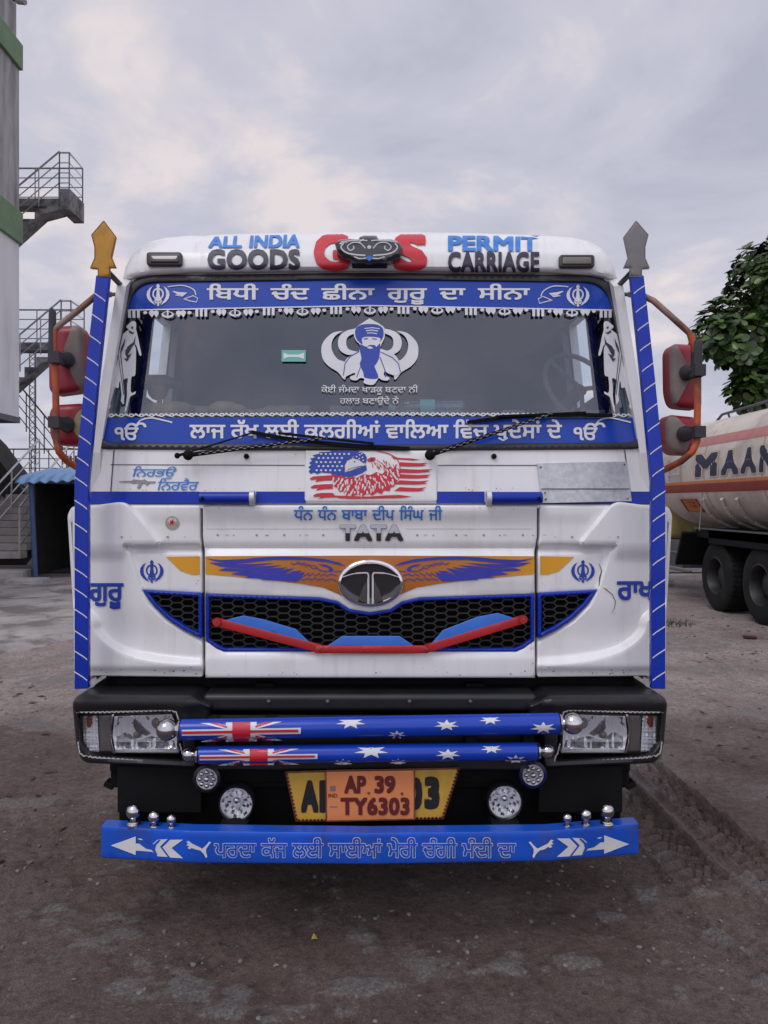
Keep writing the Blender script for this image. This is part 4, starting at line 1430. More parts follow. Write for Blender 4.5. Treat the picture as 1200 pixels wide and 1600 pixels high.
# ---- water bottle lying on the dashboard (a thing of its own)
bp = empty('water_bottle', (.27, 3.29, 1.965), 'clear plastic water bottle lying on the dashboard behind the windscreen', 'bottle')
pr_ = [(0, 0), (.030, .002), (.036, .012)]
for i in range(6):
    pr_ += [(.036, .02 + i * .036), (.033, .033 + i * .036)]
pr_ += [(.036, .235), (.03, .265), (.014, .285), (.014, .30)]
MB().lathe(pr_, (.405, 3.29, 2.004), (-1, 0, 0), 24).build('bottle_body', M['bottle'], bp)
MB().lathe([(0, .328), (.016, .326), (.016, .298), (.0, .297)], (.405, 3.29, 2.004), (-1, 0, 0), 16).build('cap', M['cyan_label'], bp)
MB().lathe([(.0365, .13), (.0368, .132), (.0368, .19), (.0365, .192)], (.405, 3.29, 2.004), (-1, 0, 0), 24).build('label_sleeve', M['cyan_label'], bp)

# ---- wipers
def wiper(piv, tip, link0, link1, blade, nm='wiper'):
    Fw = Fback(-.045)
    p = on(Fw, *piv); q = on(Fw, *tip)
    mb = MB()
    mb.tube([p, p.lerp(q, .45), q], [.0095, .0075, .005], 8)
    mb.ball(p, .021, 14, 1, .8, 1)
    if link0:
        a, b = on(Fw, *link0, .006), on(Fw, *link1, .006)
        mb.tube([a, b], .0035, 6)
        mb.ball(a, .012, 10)
        mb.tube([a, a + Vector((.03, .0, .008))], .006, 6)
    w = mb.build(nm, M['black_matt'], truck)
    # patterned tape on the arm
    mb = MB()
    for i in range(34):
        t0, t1 = .08 + i * .027, .08 + i * .027 + .016
        a, b = p.lerp(q, t0), p.lerp(q, t1)
        o = Vector((0, -.0105, .0025 * (1 if i % 2 else -1)))
        mb.bar(a + o, b + o, .0025, .0034)
        c = p.lerp(q, t0 + .02) + Vector((0, -.0105, -.0025 * (1 if i % 2 else -1)))
        mb.bar(c, c + (b - a) * .5, .0025, .0028)
    mb.build('arm_tape', M['decal_gray'], w, smooth=False)
    mb = MB()
    pts = [on(Fback(-.02), *b) for b in blade]
    for a, b in zip(pts[:-1], pts[1:]):
        mb.bar(a, b, .010, .015)
    m_ = pts[len(pts) // 2]
    mb.bar(pts[0].lerp(m_, .4) + Vector((0, -.012, .012)), pts[-1].lerp(m_, .4) + Vector((0, -.010, .010)), .009, .010)
    mb.build('wiper_blade', M['black_matt'], w, bev=.002)
    return w


wiper((294, 711), (512, 684), (277, 712), (395, 676), [(392, 675), (440, 684), (500, 692), (560, 697), (640, 701)])
wiper((672, 711), (862, 646), None, None, [(730, 660), (790, 652), (850, 649), (900, 648), (957, 649)])

# ---- upright posts with tape, spearheads
def post(side):
    f = (lambda p: p) if side == 0 else (lambda p: (2 * CX - p[0], p[1]))
    sg = -1 if side == 0 else 1
    pts = [W(*f((129, 1075)), 2.93), W(*f((129, 905)), 2.93), W(*f((129, 752)), 2.945), W(*f((145, 590)), 3.00), W(*f((162, 432)), 3.07)]
    mb = MB()
    w, dp = .052, .034
    ang = -sg * R(5)
    ex = Vector((math.cos(ang), math.sin(ang) * 1.0, 0)); ey = Vector((-math.sin(ang), math.cos(ang), 0))
    vs, fs = [], []
    for p in pts:
        for i, j in ((-1, -1), (1, -1), (1, 1), (-1, 1)):
            vs.append(p + ex * (i * w / 2) + ey * (j * dp / 2))
    for i in range(len(pts) - 1):
        for k in range(4):
            fs.append((i * 4 + k, i * 4 + (k + 1) % 4, i * 4 + 4 + (k + 1) % 4, i * 4 + 4 + k))
    fs += [(3, 2, 1, 0), tuple(4 * (len(pts) - 1) + k for k in range(4))]
    mb.add(vs, fs)
    po = mb.build('corner_post', M['stripe_blue'], truck, bev=.004)
    # slanted reflective tape lines, wrapped over the front face and the inner side face
    L = [0]
    for a, b in zip(pts[:-1], pts[1:]): L.append(L[-1] + (b - a).length)

    def at(s):
        s = min(max(s, 0), L[-1] - 1e-4)
        for i in range(len(L) - 1):
            if s <= L[i + 1]:
                return pts[i].lerp(pts[i + 1], (s - L[i]) / (L[i + 1] - L[i]))
    mb = MB()
    s = .03
    k = 0
    rr = random.Random(4 + side)
    while s < L[-1] - .05:
        th = .0052
        a = 1 if side == 0 else -1
        e = .0016
        outer = at(s + .034) + ex * (-a * w / 2 * .96) - ey * (dp / 2 + e)
        inner = at(s) + ex * (a * (w / 2 - .004)) - ey * (dp / 2 + e)
        up = Vector((0, 0, th))
        mid = at(s + .012) - ey * (dp / 2 + e) + ex * (a * w * .15)
        mb.add([outer, mid, mid + up, outer + up], [(0, 1, 2, 3)])
        mb.add([mid, inner, inner + up, mid + up], [(0, 1, 2, 3)])
        c0 = at(s - .004) + ex * (a * (w / 2 + e)) - ey * (dp / 2 - .004)
        c1 = at(s - .045) + ex * (a * (w / 2 + e)) + ey * (dp / 2 - .004)
        mb.add([c0, c1, c1 + up, c0 + up], [(0, 1, 2, 3)])
        s += .083 + rr.uniform(-.008, .008)
    mb.build('tape_line', M['decal_white'], po, smooth=False)
    sp = [(162, 345), (181, 370), (177, 388), (174, 402), (181, 418), (171, 418), (171, 432), (153, 432), (153, 420), (141, 419), (148, 403), (148, 386), (143, 367)]
    sh = patch('spearhead', [[f(p) for p in sp]], flat(3.05), M['finial_yellow'] if side == 0 else M['finial_gray'], po, cell=6, thick=.014, er=2.5, ed=.004)
    art('spearhead_edge', [[f(p) for p in stroke(sp[:1] + sp[1:] + sp[:1], 1.3)]], flat(3.05), M['finial_gray'] if side else M['rust_edge'], sh, .0005)
    # stay from the cab to the post
    mb = MB()
    mb.tube([W(*f((168, 424)), 3.08), W(*f((190, 447)), 3.24)], .011, 8)
    mb.tube([W(*f((158, 460)), 3.05), W(*f((182, 460)), 3.25)], .008, 8)
    mb.build('post_stay', M['rubber'], po)
    return po


post(0)
post(1)

# ---- mirrors: frame tube, arms and two housings on each side
def mirror_set(side):
    f = (lambda p: p) if side == 0 else (lambda p: (2 * CX - p[0], p[1]))
    sg = -1 if side == 0 else 1
    Ym = 3.08
    Fm = flat(Ym)
    P_ = lambda x, y, Y=Ym: W(*f((x, y)), Y)
    if side == 0:
        path = [(172, 460, 3.20), (150, 462, 3.08), (120, 487, 3.02), (95, 506, 3.0), (85, 516, 3.0), (84, 530, 3.0), (87, 600, 3.0), (88, 690, 3.0), (92, 706, 3.0), (104, 720, 3.03), (130, 736, 3.10)]
        boxes = [[(84, 511, 14), (124, 508, 14), (131, 520, 6), (131, 605, 12), (122, 612, 8), (84, 617, 12), (77, 608, 8), (76, 530, 10)],
                 [(84, 633, 12), (134, 630, 10), (134, 690, 10), (124, 697, 6), (86, 695, 12), (79, 682, 8), (77, 645, 10)]]
        worn = [[(112, 510, 0), (123, 509, 8), (130, 518, 4), (130, 606, 6), (126, 610, 3), (112, 586, 3), (104, 560, 5), (99, 545, 3)],
                [(131, 636, 0), (131, 690, 0), (128, 692, 0), (117, 676, 3), (112, 664, 3), (120, 645, 4)]]
        plate = [(76, 484, 2), (80, 479, 2), (83, 484, 2), (84, 563, 2), (75, 563, 2)]
        knobs = [(104, 562), (104, 663)]
    else:
        path = [(172, 460, 3.20), (152, 462, 3.08), (135, 470, 3.04), (110, 492, 3.0), (78, 521, 3.0), (66, 560, 3.0), (66, 620, 3.0), (67, 690, 3.0), (74, 706, 3.0), (92, 721, 3.03), (124, 737, 3.10)]
        boxes = [[(60, 540, 6), (104, 537, 10), (111, 548, 8), (110, 615, 12), (103, 636, 12), (66, 639, 8), (60, 634, 4)],
                 [(70, 652, 5), (112, 648, 10), (119, 660, 8), (117, 695, 12), (106, 710, 10), (74, 711, 8), (68, 705, 5)]]
        worn = [[(98, 539, 0), (104, 538, 6), (110, 549, 4), (109, 615, 8), (104, 634, 5), (98, 630, 3), (80, 597, 4), (74, 585, 5), (84, 565, 4)],
                [(99, 651, 0), (111, 650, 4), (117, 660, 5), (116, 694, 8), (105, 708, 5), (84, 708, 5), (78, 690, 5), (82, 668, 4)]]
        plate = [(58, 531, 2), (72, 531, 2), (72, 590, 2), (59, 590, 2)]
        knobs = [(82, 582), (86, 678)]
    mb = MB()
    pp = [Vector(P_(*p)) for p in path]
    sm = []
    for i in range(len(pp) - 1):
        sm.append(pp[i]); sm.append(pp[i].lerp(pp[i + 1], .5))
    sm.append(pp[-1])
    mb.tube(sm[:9], .0125, 10)
    fr_ = mb.build('mirror_frame', M['rusty_tube'], truck)
    mb = MB()
    mb.tube(sm[8:], .0135, 10)
    mb.build('mirror_rail', M['orange_tube'], fr_)
    patch('mirror_bracket', [[f(p[:2]) for p in rp(plate, 2)]], flat(2.985), M['rubber'], fr_, cell=8, thick=.03, er=2, ed=.004)
    for i, b in enumerate(boxes):
        o = rp(b, 6, 6)
        lo = np.array(o).min(0); hi = np.array(o).max(0)
        cx_, cy_ = (lo + hi) / 2
        fx = f((cx_, cy_))[0]
        dome = lambda A: -.05 * ((A[:, 0] - fx) / (hi[0] - lo[0])) ** 2 - .03 * ((A[:, 1] - cy_) / (hi[1] - lo[1])) ** 2
        h = patch('mirror_housing', [[f(p) for p in o]], Fm, M['mirror_red'], truck, cell=4, thick=.07, disp=dome, er=9, ed=.028)
        wr_ = rp(worn[i], 3)
        patch('worn_patch', [[f(p) for p in wr_]], Fm, M['mirror_yellow'] if (side == 0 and i == 1) else M['mirror_worn'], h, cell=2.6, off=.003,
              disp=lambda A: dome(A) - .028 * (1 - np.sqrt(np.clip(1 - (1 - np.clip(dist_to(A, [[f(p) for p in o]]) / 9, 0, 1)) ** 2, 0, 1))) * 1.0)
        MB().box(-.001, .001, 0, 0.001, 0, .001) if False else None
        gl = patch('mirror_glass', [[f(p) for p in inset(o, 3)]], flat(Ym + .085), M['chrome'], h, cell=10)
        k0 = P_(knobs[i][0], knobs[i][1], Ym - .015)
        k1 = P_(path[7][0] - 2, knobs[i][1] - 3, 2.985)
        mb = MB()
        mb.tube([k0, k0.lerp(k1, .5), k1], [.030, .024, .018], 12)
        mb.ball(k0, .032, 12)
        mb.box(min(k1.x - .02, k1.x + .02), k1.x + .022, 2.965, 3.02, k1.z - .022, k1.z + .022)
        mb.build('mirror_clamp', M['rubber'], h)


mirror_set(0)
mirror_set(1)

# ---- bumper
def Fbump(x, z):
    a = abs(x)
    return 2.86 + .05 * x * x + .9 * max(0, a - .9) ** 2


HL = [(124, 1116, 3), (272, 1112, 8), (283, 1130, 4), (287, 1187, 3), (140, 1180, 10), (126, 1160, 8)]     # opening for the left lamp
bo = [(113, 1096, 10), (124, 1084, 8), (300, 1086, 6), (318, 1098, 8), (330, 1102, 4), (326, 1126, 3), (308, 1134, 4), (308, 1202, 6), (300, 1200, 2), (128, 1192, 16), (119, 1165, 10)]


def disp_bump(A):
    x = np.where(A[:, 0] > CX, 2 * CX - A[:, 0], A[:, 0])
    y = A[:, 1]
    return .020 * sstep(y, 1086, 1096) - .012 * sstep(y, 1102, 1112) + .006 * sstep(y, 1186, 1194) - .02 * sstep(x, 285, 315)


bumper = None
for side in (0, 1):
    f = (lambda L: L) if side == 0 else mir
    b = patch('bumper' if side == 0 else 'bumper_end', [f(rp(bo, 4)), f(rp(HL, 4))], Fbump, M['black'], truck if side == 0 else bumper, cell=6, disp=disp_bump, thick=.32, er=5, ed=.022)
    if side == 0: bumper = b
    # lamp unit: reflector bowl, bulbs, ribs, indicator, trim chain, clear lens
    hl = patch('headlight', [f(rp([(120, 1112), (290, 1108), (294, 1192), (122, 1188)], 4))], lambda x, z: Fbump(x, z) + .085, M['lens_gray'], truck, cell=14)
    F1 = lambda x, z: Fbump(x, z) + .022
    bowl_l = [(179, 1119), (268, 1116), (276, 1136), (277, 1170), (180, 1171), (176, 1150)]
    bc = f([(222, 1146)])[0]

    def dbowl(A):
        r = np.sqrt(((A[:, 0] - bc[0]) / 52) ** 2 + ((A[:, 1] - bc[1]) / 34) ** 2)
        flu = .0016 * np.sign(np.sin(A[:, 0] * 1.9)) * sstep(r, .35, .5)
        tilt = .02 * sstep(A[:, 1], 1158, 1168)
        return -.030 * (1 - np.clip(r, 0, 1) ** 2) + flu + tilt
    patch('reflector', [f(bowl_l)], F1, M['lamp_silver'], hl, cell=2.4, disp=dbowl, ang=20)
    for q in ([(182, 1152), (198, 1143), (214, 1156), (236, 1150), (272, 1157), (275, 1168), (182, 1169)], [(205, 1128), (212, 1122), (226, 1138), (236, 1146), (228, 1150), (212, 1142)],
              [(256, 1119), (260, 1119), (263, 1138), (259, 1139)], [(263, 1119), (266, 1119), (271, 1136), (268, 1137)], [(228, 1119), (231, 1119), (236, 1126), (232, 1128)], [(181, 1121), (192, 1120), (184, 1134), (180, 1136)]):
        patch('reflector_facet', [f(q)], F1, M['facet_silver'], hl, cell=3, off=.0012, disp=dbowl)
    patch('lamp_sill', [f([(180, 1170), (278, 1170), (279, 1176), (180, 1176)])], lambda x, z: Fbump(x, z) + .012, M['decal_white'], hl, cell=8, thick=.02, er=1.5, ed=.003)
    mb = MB()
    p = on(lambda x, z: Fbump(x, z) + .032, *f([(246, 1130)])[0])
    mb.lathe([(0, .0), (.022, 0), (.026, .01), (.026, .04)], p, (0, 1, 0), 18)
    mb.build('lamp_bulb', M['dull_chrome'], hl)
    mb = MB()
    mb.ball(on(lambda x, z: Fbump(x, z) + .040, *f([(214, 1148)])[0]), .015, 14)
    mb.ball(on(lambda x, z: Fbump(x, z) + .030, *f([(246, 1130)])[0]), .010, 12)
    mb.build('lamp_bulb', M['lens_gray'], hl)
    patch('indicator_cover', [f(rp([(154, 1118), (174, 1117), (176, 1174), (156, 1174)], 2))], lambda x, z: Fbump(x, z) + .035, M['lens_gray'], hl, cell=6, thick=.03, er=2, ed=.004)
    patch('indicator_reflector', [f([(129, 1119), (152, 1118), (155, 1175), (139, 1173), (131, 1160)])], lambda x, z: Fbump(x, z) + .04, M['lamp_silver'], hl, cell=2.4, disp=lambda A: .004 * np.sin(A[:, 0] * 1.4) + .003 * np.sin(A[:, 1] * 1.1), ang=20)
    patch('indicator_bulb', [f(rp([(134, 1119), (145, 1118), (146, 1130), (140, 1138), (135, 1136)], 3))], lambda x, z: Fbump(x, z) + .035, M['amber'], hl, cell=4, er=3, ed=.008, thick=.02)
    patch('lamp_divider', [f(stroke([(176, 1116), (172, 1135), (173, 1160), (178, 1178)], 4))], lambda x, z: Fbump(x, z) + .02, M['dull_chrome'], hl, cell=5, thick=.03, er=1.5, ed=.003)
    patch('lamp_lens', [f(rp([(126, 1117), (271, 1114), (279, 1135), (281, 1178), (142, 1177), (129, 1160)], 5))], lambda x, z: Fbump(x, z) + .004, M['lamp_glass'], hl, cell=10)
    tr = []
    path_t = [(118, 1112), (160, 1112.5), (215, 1111), (268, 1110), (278, 1122), (281, 1135)]
    path_b = [(122, 1160), (126, 1178), (145, 1183), (180, 1186), (240, 1190), (287, 1191), (284, 1175), (281, 1162)]
    for path in (path_t, path_b):
        q = smooth_line(path, 12)
        L = [0]
        for a, c in zip(q[:-1], q[1:]): L.append(L[-1] + math.dist(a, c))
        s = 0
        i = 0
        while s < L[-1]:
            x = np.interp(s, L, [p[0] for p in q]); y = np.interp(s, L, [p[1] for p in q])
            x2 = np.interp(s + 4, L, [p[0] for p in q]); y2 = np.interp(s + 4, L, [p[1] for p in q])
            tr.append(stroke([(x, y + (.9 if i % 2 else -.9)), ((x + x2) / 2, (y + y2) / 2 + (-1.3 if i % 2 else 1.3)), (x2 + .2, y2 + .2)], [2.6, 1.4, 2.6]))
            s += 3.6; i += 1
    art('lamp_trim_chain', [f(q) for q in tr], Fbump, M['silver_trim'], hl, .0075 + .022 * 0, cell=8)

# middle of the bumper: shelf, ribbed step, beam behind the tubes
mb = MB()
a = W(300, 1086, 2.98); c = W(856, 1086, 2.98)
mb.box(-.64, .64, 2.93, 3.16, .80, .868)
mb.build('bumper_shelf', M['black'], bumper, bev=.02, seg=3)
mb = MB()
mb.box(-.60, .60, 2.80, 2.925, .755, .79)
mb.box(-.60, .60, 2.87, 3.1, .60, .752)
st = mb.build('step_tread', M['black'], bumper, bev=.008)
mb = MB()
for i in range(5):
    mb.box(-.575, .575, 2.813 + i * .022, 2.822 + i * .022, .79, .796)
mb.build('step_rib', M['mesh'], st)
mb = MB()
for x in (322, 834, 512, 640, 420, 735):
    mb.ball(on(flat(2.925), x, 1096 if x in (512, 640, 420, 735) else 1104, .0), .008, 8)
mb.build('bumper_bolt', M['dark_steel'], bumper)
# lower black apron, tow plates, added light blocker
mb = MB()
mb.box(-1.0, 1.0, 2.96, 3.0, .50, .70)
mb.box(-.98, .98, 3.0, 3.05, .27, .66)  # apron hung lower to keep light from under the truck
mb.box(-.9, .9, 3.5, 3.6, .20, .8)  # unseen panel added to block light below the truck front
mb.box(-.90, .90, 2.955, 2.99, .52, .66)
mb.box(-1.0, -.80, 2.95, 2.99, .565, .63)
mb.box(.80, 1.0, 2.95, 2.99, .565, .63)
mb.build('apron_and_blocker', M['black_matt'], truck, bev=.008)
mb = MB()
for s in (-1, 1):
    mb.bar((s * 1.0, 2.98, .52), (s * 1.01, 2.98, .50), .05, .04)
    mb.box(s * .80 - .16, s * .80 + .16, 2.92, 2.955, .42, .60)
    mb.build('guard_bracket', M['black_matt'], truck, bev=.006)
    mb = MB()

# ---- flag tubes
def tubebar(x0, x1, yl, yr, rad, Yc, flag0, flag1, big, small, ballr, ballx):
    zl = W(x0, yl, Yc - rad).z; zr = W(x1, yr, Yc - rad).z
    xl = W(x0, yl, Yc).x; xr = W(x1, yr, Yc).x
    zc = lambda x: zl + (zr - zl) * (x - xl) / (xr - xl)
    F = lambda x, z: Yc - math.sqrt(max(rad * rad - (z - zc(x)) ** 2, 1e-7))
    mb = MB()
    a, b = Vector((xl, Yc, zl)), Vector((xr, Yc, zr))
    mb.tube([a, a.lerp(b, .33), a.lerp(b, .66), b], rad, 40)
    t = mb.build('bumper_tube', M['tube_blue'], truck)
    hp = rad / Yc * FP
    yc = lambda px: yl + (yr - yl) * (px - x0) / (x1 - x0)
    # every y is in half-heights from the tube's middle
    def Q(L): return [(x, yc(x) + y * hp * .985) for x, y in L]
    fx0, fx1 = flag0, flag1
    cxm = (fx0 + fx1) / 2
    wv, rd = [], []
    wv.append(Q([(fx0, -.30), (fx1, -.30), (fx1, .30), (fx0, .30)]))
    e = 13
    wv.append(Q([(cxm - 24, -.95), (cxm + 24, -.95), (cxm + 24, .95), (cxm - 24, .95)]))
    for s in (-1, 1):
        for u in (-1, 1):
            q = [(cxm + s * 22, u * .25), (cxm + s * 22, u * .62), (cxm + s * 40, u * .93), (cxm + s * 64, u * .93)]
            q = Q(q)
            wv.append(q)
            r2 = Q([(cxm + s * 22, u * .38), (cxm + s * 22, u * .56), (cxm + s * 36, u * .93), (cxm + s * 50, u * .93)])
            rd.append(r2)
    art('flag_white', wv, F, M['flag_white'], t, .0012, cell=3.5)
    art('flag_red_saltire', rd, F, M['flag_red'], t, .0020, cell=3.5)
    art('flag_red_cross', [Q([(fx0, -.13), (fx1 - 4, -.13), (fx1 - 4, .13), (fx0, .13)]), Q([(cxm - 14, -.96), (cxm + 14, -.96), (cxm + 14, .96), (cxm - 14, .96)])], F, M['flag_red'], t, .0029, cell=3.5)
    st_ = []
    for (sx, sy, r) in big + small:
        pts = []
        for i in range(14):
            rr_ = r if i % 2 == 0 else r * .45
            an = math.pi * 2 * i / 14 - math.pi / 2
            pts.append((sx + math.cos(an) * rr_ * 1.25, yc(sx) + sy * hp + math.sin(an) * rr_ * .55))
        ok = all(abs(p[1] - yc(p[0])) < hp * .985 for p in pts)
        pts = [(p[0], min(max(p[1], yc(p[0]) - hp * .98), yc(p[0]) + hp * .98)) for p in pts]
        st_.append(pts)
    art('star_print', st_, F, M['flag_white'], t, .0013, cell=3.5)
    for px, sgn, br in ((x0, -1, ballr), (x1, 1, ballr)):
        p = Vector((W(px, yc(px), Yc).x, Yc, zc(W(px, yc(px), Yc).x)))
        mb = MB()
        mb.lathe([(rad * 1.01, .004), (rad * .92, .012), (rad * .5, .016), (br * .5, .02)], p, (sgn, 0, 0), 24)
        c = p + Vector((sgn * (br * .9 + .018), 0, 0))
        mb.ball(c, br, 28)
        mb.build('end_ball', M['dull_chrome'], t)
    return t


tubebar(284, 872, 1145, 1135, .0375, 2.80, 284, 470, [(548, -.72, 19)], [(620, .55, 12), (698, -.30, 16), (766, -.75, 14), (849, .12, 17)], .0395, 0)
tubebar(312, 838, 1184, 1178, .0315, 2.80, 312, 496, [(580, -.55, 22)], [(536, .80, 12), (622, .78, 11), (700, -.05, 16), (768, -.66, 14), (806, .66, 14)], .0245, 0)
mb = MB()
for x in (330, 420, 735, 825):
    p = W(x, 1142, 2.83)
    MB().box(p.x - .02, p.x + .02, 2.81, 2.90, .66, .80).build('tube_bracket', M['black_matt'], truck)

# ---- fog lamps and small round lamps
def fog(px, py, r, Y):
    c = W(px, py, Y)
    ho = MB().lathe([(r * 1.08, .05), (r * 1.12, .0), (r * 1.06, -.006), (r * 1.0, -.003)], c, (0, 1, 0), 32).build('fog_lamp', M['black'], truck)
    mb = MB()
    prof = [(r * .99, .0), (r * .93, .006), (r * .80, .017), (r * .62, .026), (r * .40, .031), (r * .38, .020), (r * .22, .022), (0.001, .026)]
    vs, fs = [], []
    n = 48
    for i, (q, h) in enumerate(prof):
        for k in range(n):
            t = 2 * math.pi * k / n
            hh = h + (.0055 if (k // 2) % 2 else 0) * (1 if i in (1, 2, 3) else 0) + (.002 if (i % 2) else 0)
            vs.append((c.x + q * math.cos(t), c.y + hh, c.z + q * math.sin(t)))
    for i in range(len(prof) - 1):
        for k in range(n):
            fs.append((i * n + k, i * n + (k + 1) % n, (i + 1) * n + (k + 1) % n, (i + 1) * n + k))
    mb.add(vs, fs)
    mb.m = [1 if ((q % n) // 2 + q // n) % 3 == 0 and q // n in (1, 2, 3, 4) else 0 for q in range(len(fs))]
    mb.build('reflector', [M['lamp_silver'], M['smoke_chrome']], ho, smooth=False)
    MB().ball(c + Vector((0, .012, .008)), r * .22, 14).build('bulb', M['dull_chrome'], ho)
    mb = MB()
    mb.lathe([(r * .985, -.001), (r * .7, -.008), (r * .35, -.012), (.0005, -.013)], c, (0, 1, 0), 32)
    mb.build('lens', M['lamp_glass'], ho)


fog(369, 1256, .060, 2.87)
fog(789, 1253, .060, 2.87)
for px, py in ((323, 1217), (833, 1211)):
    c = W(px, py, 2.87)
    ho = MB().lathe([(.052, .03), (.052, 0), (.043, -.006), (.039, 0)], c, (0, 1, 0), 28).build('round_lamp', M['navy_ring'] if px > 500 else M['black'], truck)
    MB().lathe([(.039, 0), (.02, .004), (.001, .005)], c, (0, 1, 0), 28).build('reflector', M['silver_trim'], ho)
    mb = MB()
    for k in range(8):
        t = 2 * math.pi * k / 8
        mb.ball(c + Vector((math.cos(t) * .026, -.002, math.sin(t) * .026)), .009, 10)
    mb.ball(c + Vector((0, -.002, 0)), .012, 10)
    mb.build('led_bead', M['dull_chrome'], ho)

# ---- number plates
Fp = flat(2.83)
py_ = patch('yellow_plate', [[(446, 1206), (718, 1200), (692, 1280), (463, 1284)]], flat(2.845), M['plate_yellow'], truck, cell=20, thick=.006, er=1.2, ed=.001)
text('plate_lettering', 'A', (470, 1219, 498, 1270), flat(2.845), M['plate_black'], py_, .07, .002)
text('plate_lettering', 'P', (499, 1219, 524, 1270), flat(2.845), M['plate_black'], py_, .07, .002)
text('plate_lettering', '0', (636, 1214, 660, 1266), flat(2.845), M['plate_black'], py_, .07, .002)
text('plate_lettering', '3', (663, 1213, 687, 1265), flat(2.845), M['plate_black'], py_, .07, .002)
ed = []
for a, b in (((446, 1206), (463, 1284)), ((718, 1200), (692, 1280)), ((463, 1283), (692, 1279)), ((446, 1207), (718, 1201))):
    n_ = int(math.dist(a, b) / 6)
    ed.append(stroke([a, b], 2.2))
    if a != (446, 1207):
        for i in range(n_):
            t = (i + .5) / n_
            x, y = a[0] + (b[0] - a[0]) * t, a[1] + (b[1] - a[1]) * t
            ix, iy = (582 - x) * .012, (1242 - y) * .03
            ed.append(circ(x + ix, y + iy, 2.2, 2.2, 8))
art('plate_edging', ed, flat(2.845), M['rust_edge'], py_, .0014)
po_ = patch('orange_plate', [rp([(508, 1204), (648, 1202), (648, 1281), (509, 1284)], 2)], flat(2.832), M['plate_orange'], truck, cell=20, thick=.006, er=1.2, ed=.001)
art('plate_border', [[[(508, 1204), (648.5, 1202), (648.5, 1281), (509, 1284)], [(510, 1206), (646.5, 1204), (646.5, 1279), (511, 1282)]]], flat(2.832), M['rust_edge'], po_, .0012)
text('plate_digits', 'AP', (538, 1212, 572, 1240), flat(2.832), M['plate_text'], po_, .045, .0025)
text('plate_digits', '39', (585, 1212, 618, 1240), flat(2.832), M['plate_text'], po_, .045, .0025)
text('plate_digits', 'TY6303', (532, 1246, 640, 1274), flat(2.832), M['plate_text'], po_, .045, .0025, space=1.06)
text('plate_country', 'IND', (513, 1240, 527, 1246), flat(2.832), M['plate_text'], po_, .01, .0025)
art('plate_hologram', [[(516, 1228), (524, 1228), (524, 1236), (516, 1236)], [(515, 1260), (527, 1260), (527, 1261.5), (515, 1261.5)]], flat(2.832), M['mirror_worn'], po_, .0018)
mb = MB()
for x, y in ((576, 1239), (628, 1240)):
    mb.ball(on(flat(2.83), x, y), .005, 10)
mb.build('plate_screw', M['rust_edge'], po_)

# ---- blue guard bar with bent ends
def Fg(x, z):
    return 2.72 + .42 * max(0, abs(x) - .655)


go = [(158, 1290), (300, 1298), (578, 1301), (856, 1298), (998, 1286), (998, 1334), (860, 1345), (578, 1350), (300, 1348), (158, 1340)]
gd = patch('guard_bar', [rp(go, 2)], Fg, M['guard_blue'], truck, cell=9, thick=.055, er=3, ed=.006)
GB = 'ਪਰਦਾ ਕੱਜ ਲਈ ਸਾਈਆਂ ਮੇਰੀ ਚੰਗੀ ਮੰਦੀ ਦਾ'
text('guard_lettering', GB, (335, 1309, 806, 1340), Fg, M['decal_white'], gd, .012, .002, grow=.026, word=1.1)
text('guard_letter_fill', GB, (335, 1309, 806, 1340), Fg, M['guard_blue'], gd, .012, .0032, word=1.1)
cat_l = [(291, 1315), (295, 1314), (300, 1318), (308, 1322), (316, 1326), (322, 1321), (327, 1315), (330, 1316), (325, 1322), (322, 1327), (322, 1332), (324, 1338), (322, 1341), (318, 1334), (313, 1329), (305, 1327), (299, 1325), (297, 1327), (293, 1325), (296, 1322), (291, 1321), (294, 1318)]
arrow = [[(173, 1321), (212, 1307), (212, 1336)], [(212, 1318), (238, 1319), (246, 1312), (262, 1311), (250, 1323), (262, 1339), (247, 1338), (238, 1331), (212, 1329)],
         [(254, 1324), (266, 1312), (286, 1312), (268, 1325), (286, 1341), (266, 1340)]]
cat_a = [(214, 1310), (222, 1311), (232, 1318), (240, 1319), (248, 1312), (251, 1313), (244, 1320), (242, 1327), (246, 1336), (243, 1336), (237, 1328), (228, 1326), (220, 1320), (214, 1314)]
mg = lambda L: [(2 * CX - x, y - (x < 300) * 2) for x, y in L][::-1]
art('guard_emblem', [cat_l], Fg, M['decal_white'], gd, .002, cell=10)
art('guard_emblem', [mg(cat_l)], Fg, M['decal_white'], gd, .002, cell=10)
art('guard_arrow', arrow, Fg, M['decal_white'], gd, .002, cell=10)
art('guard_arrow', [mg(q) for q in arrow], Fg, M['decal_white'], gd, .002, cell=10)
art('guard_emblem_outline', [cat_a, mg(cat_a)], Fg, M['guard_blue'], gd, .0032, cell=10)
art('guard_emblem_mark', [[(214.5, 1310.5), (219, 1310), (224, 1312), (219, 1312.5)], mg([(214.5, 1310.5), (219, 1310), (224, 1312), (219, 1312.5)])], Fg, M['decal_white'], gd, .004, cell=10)
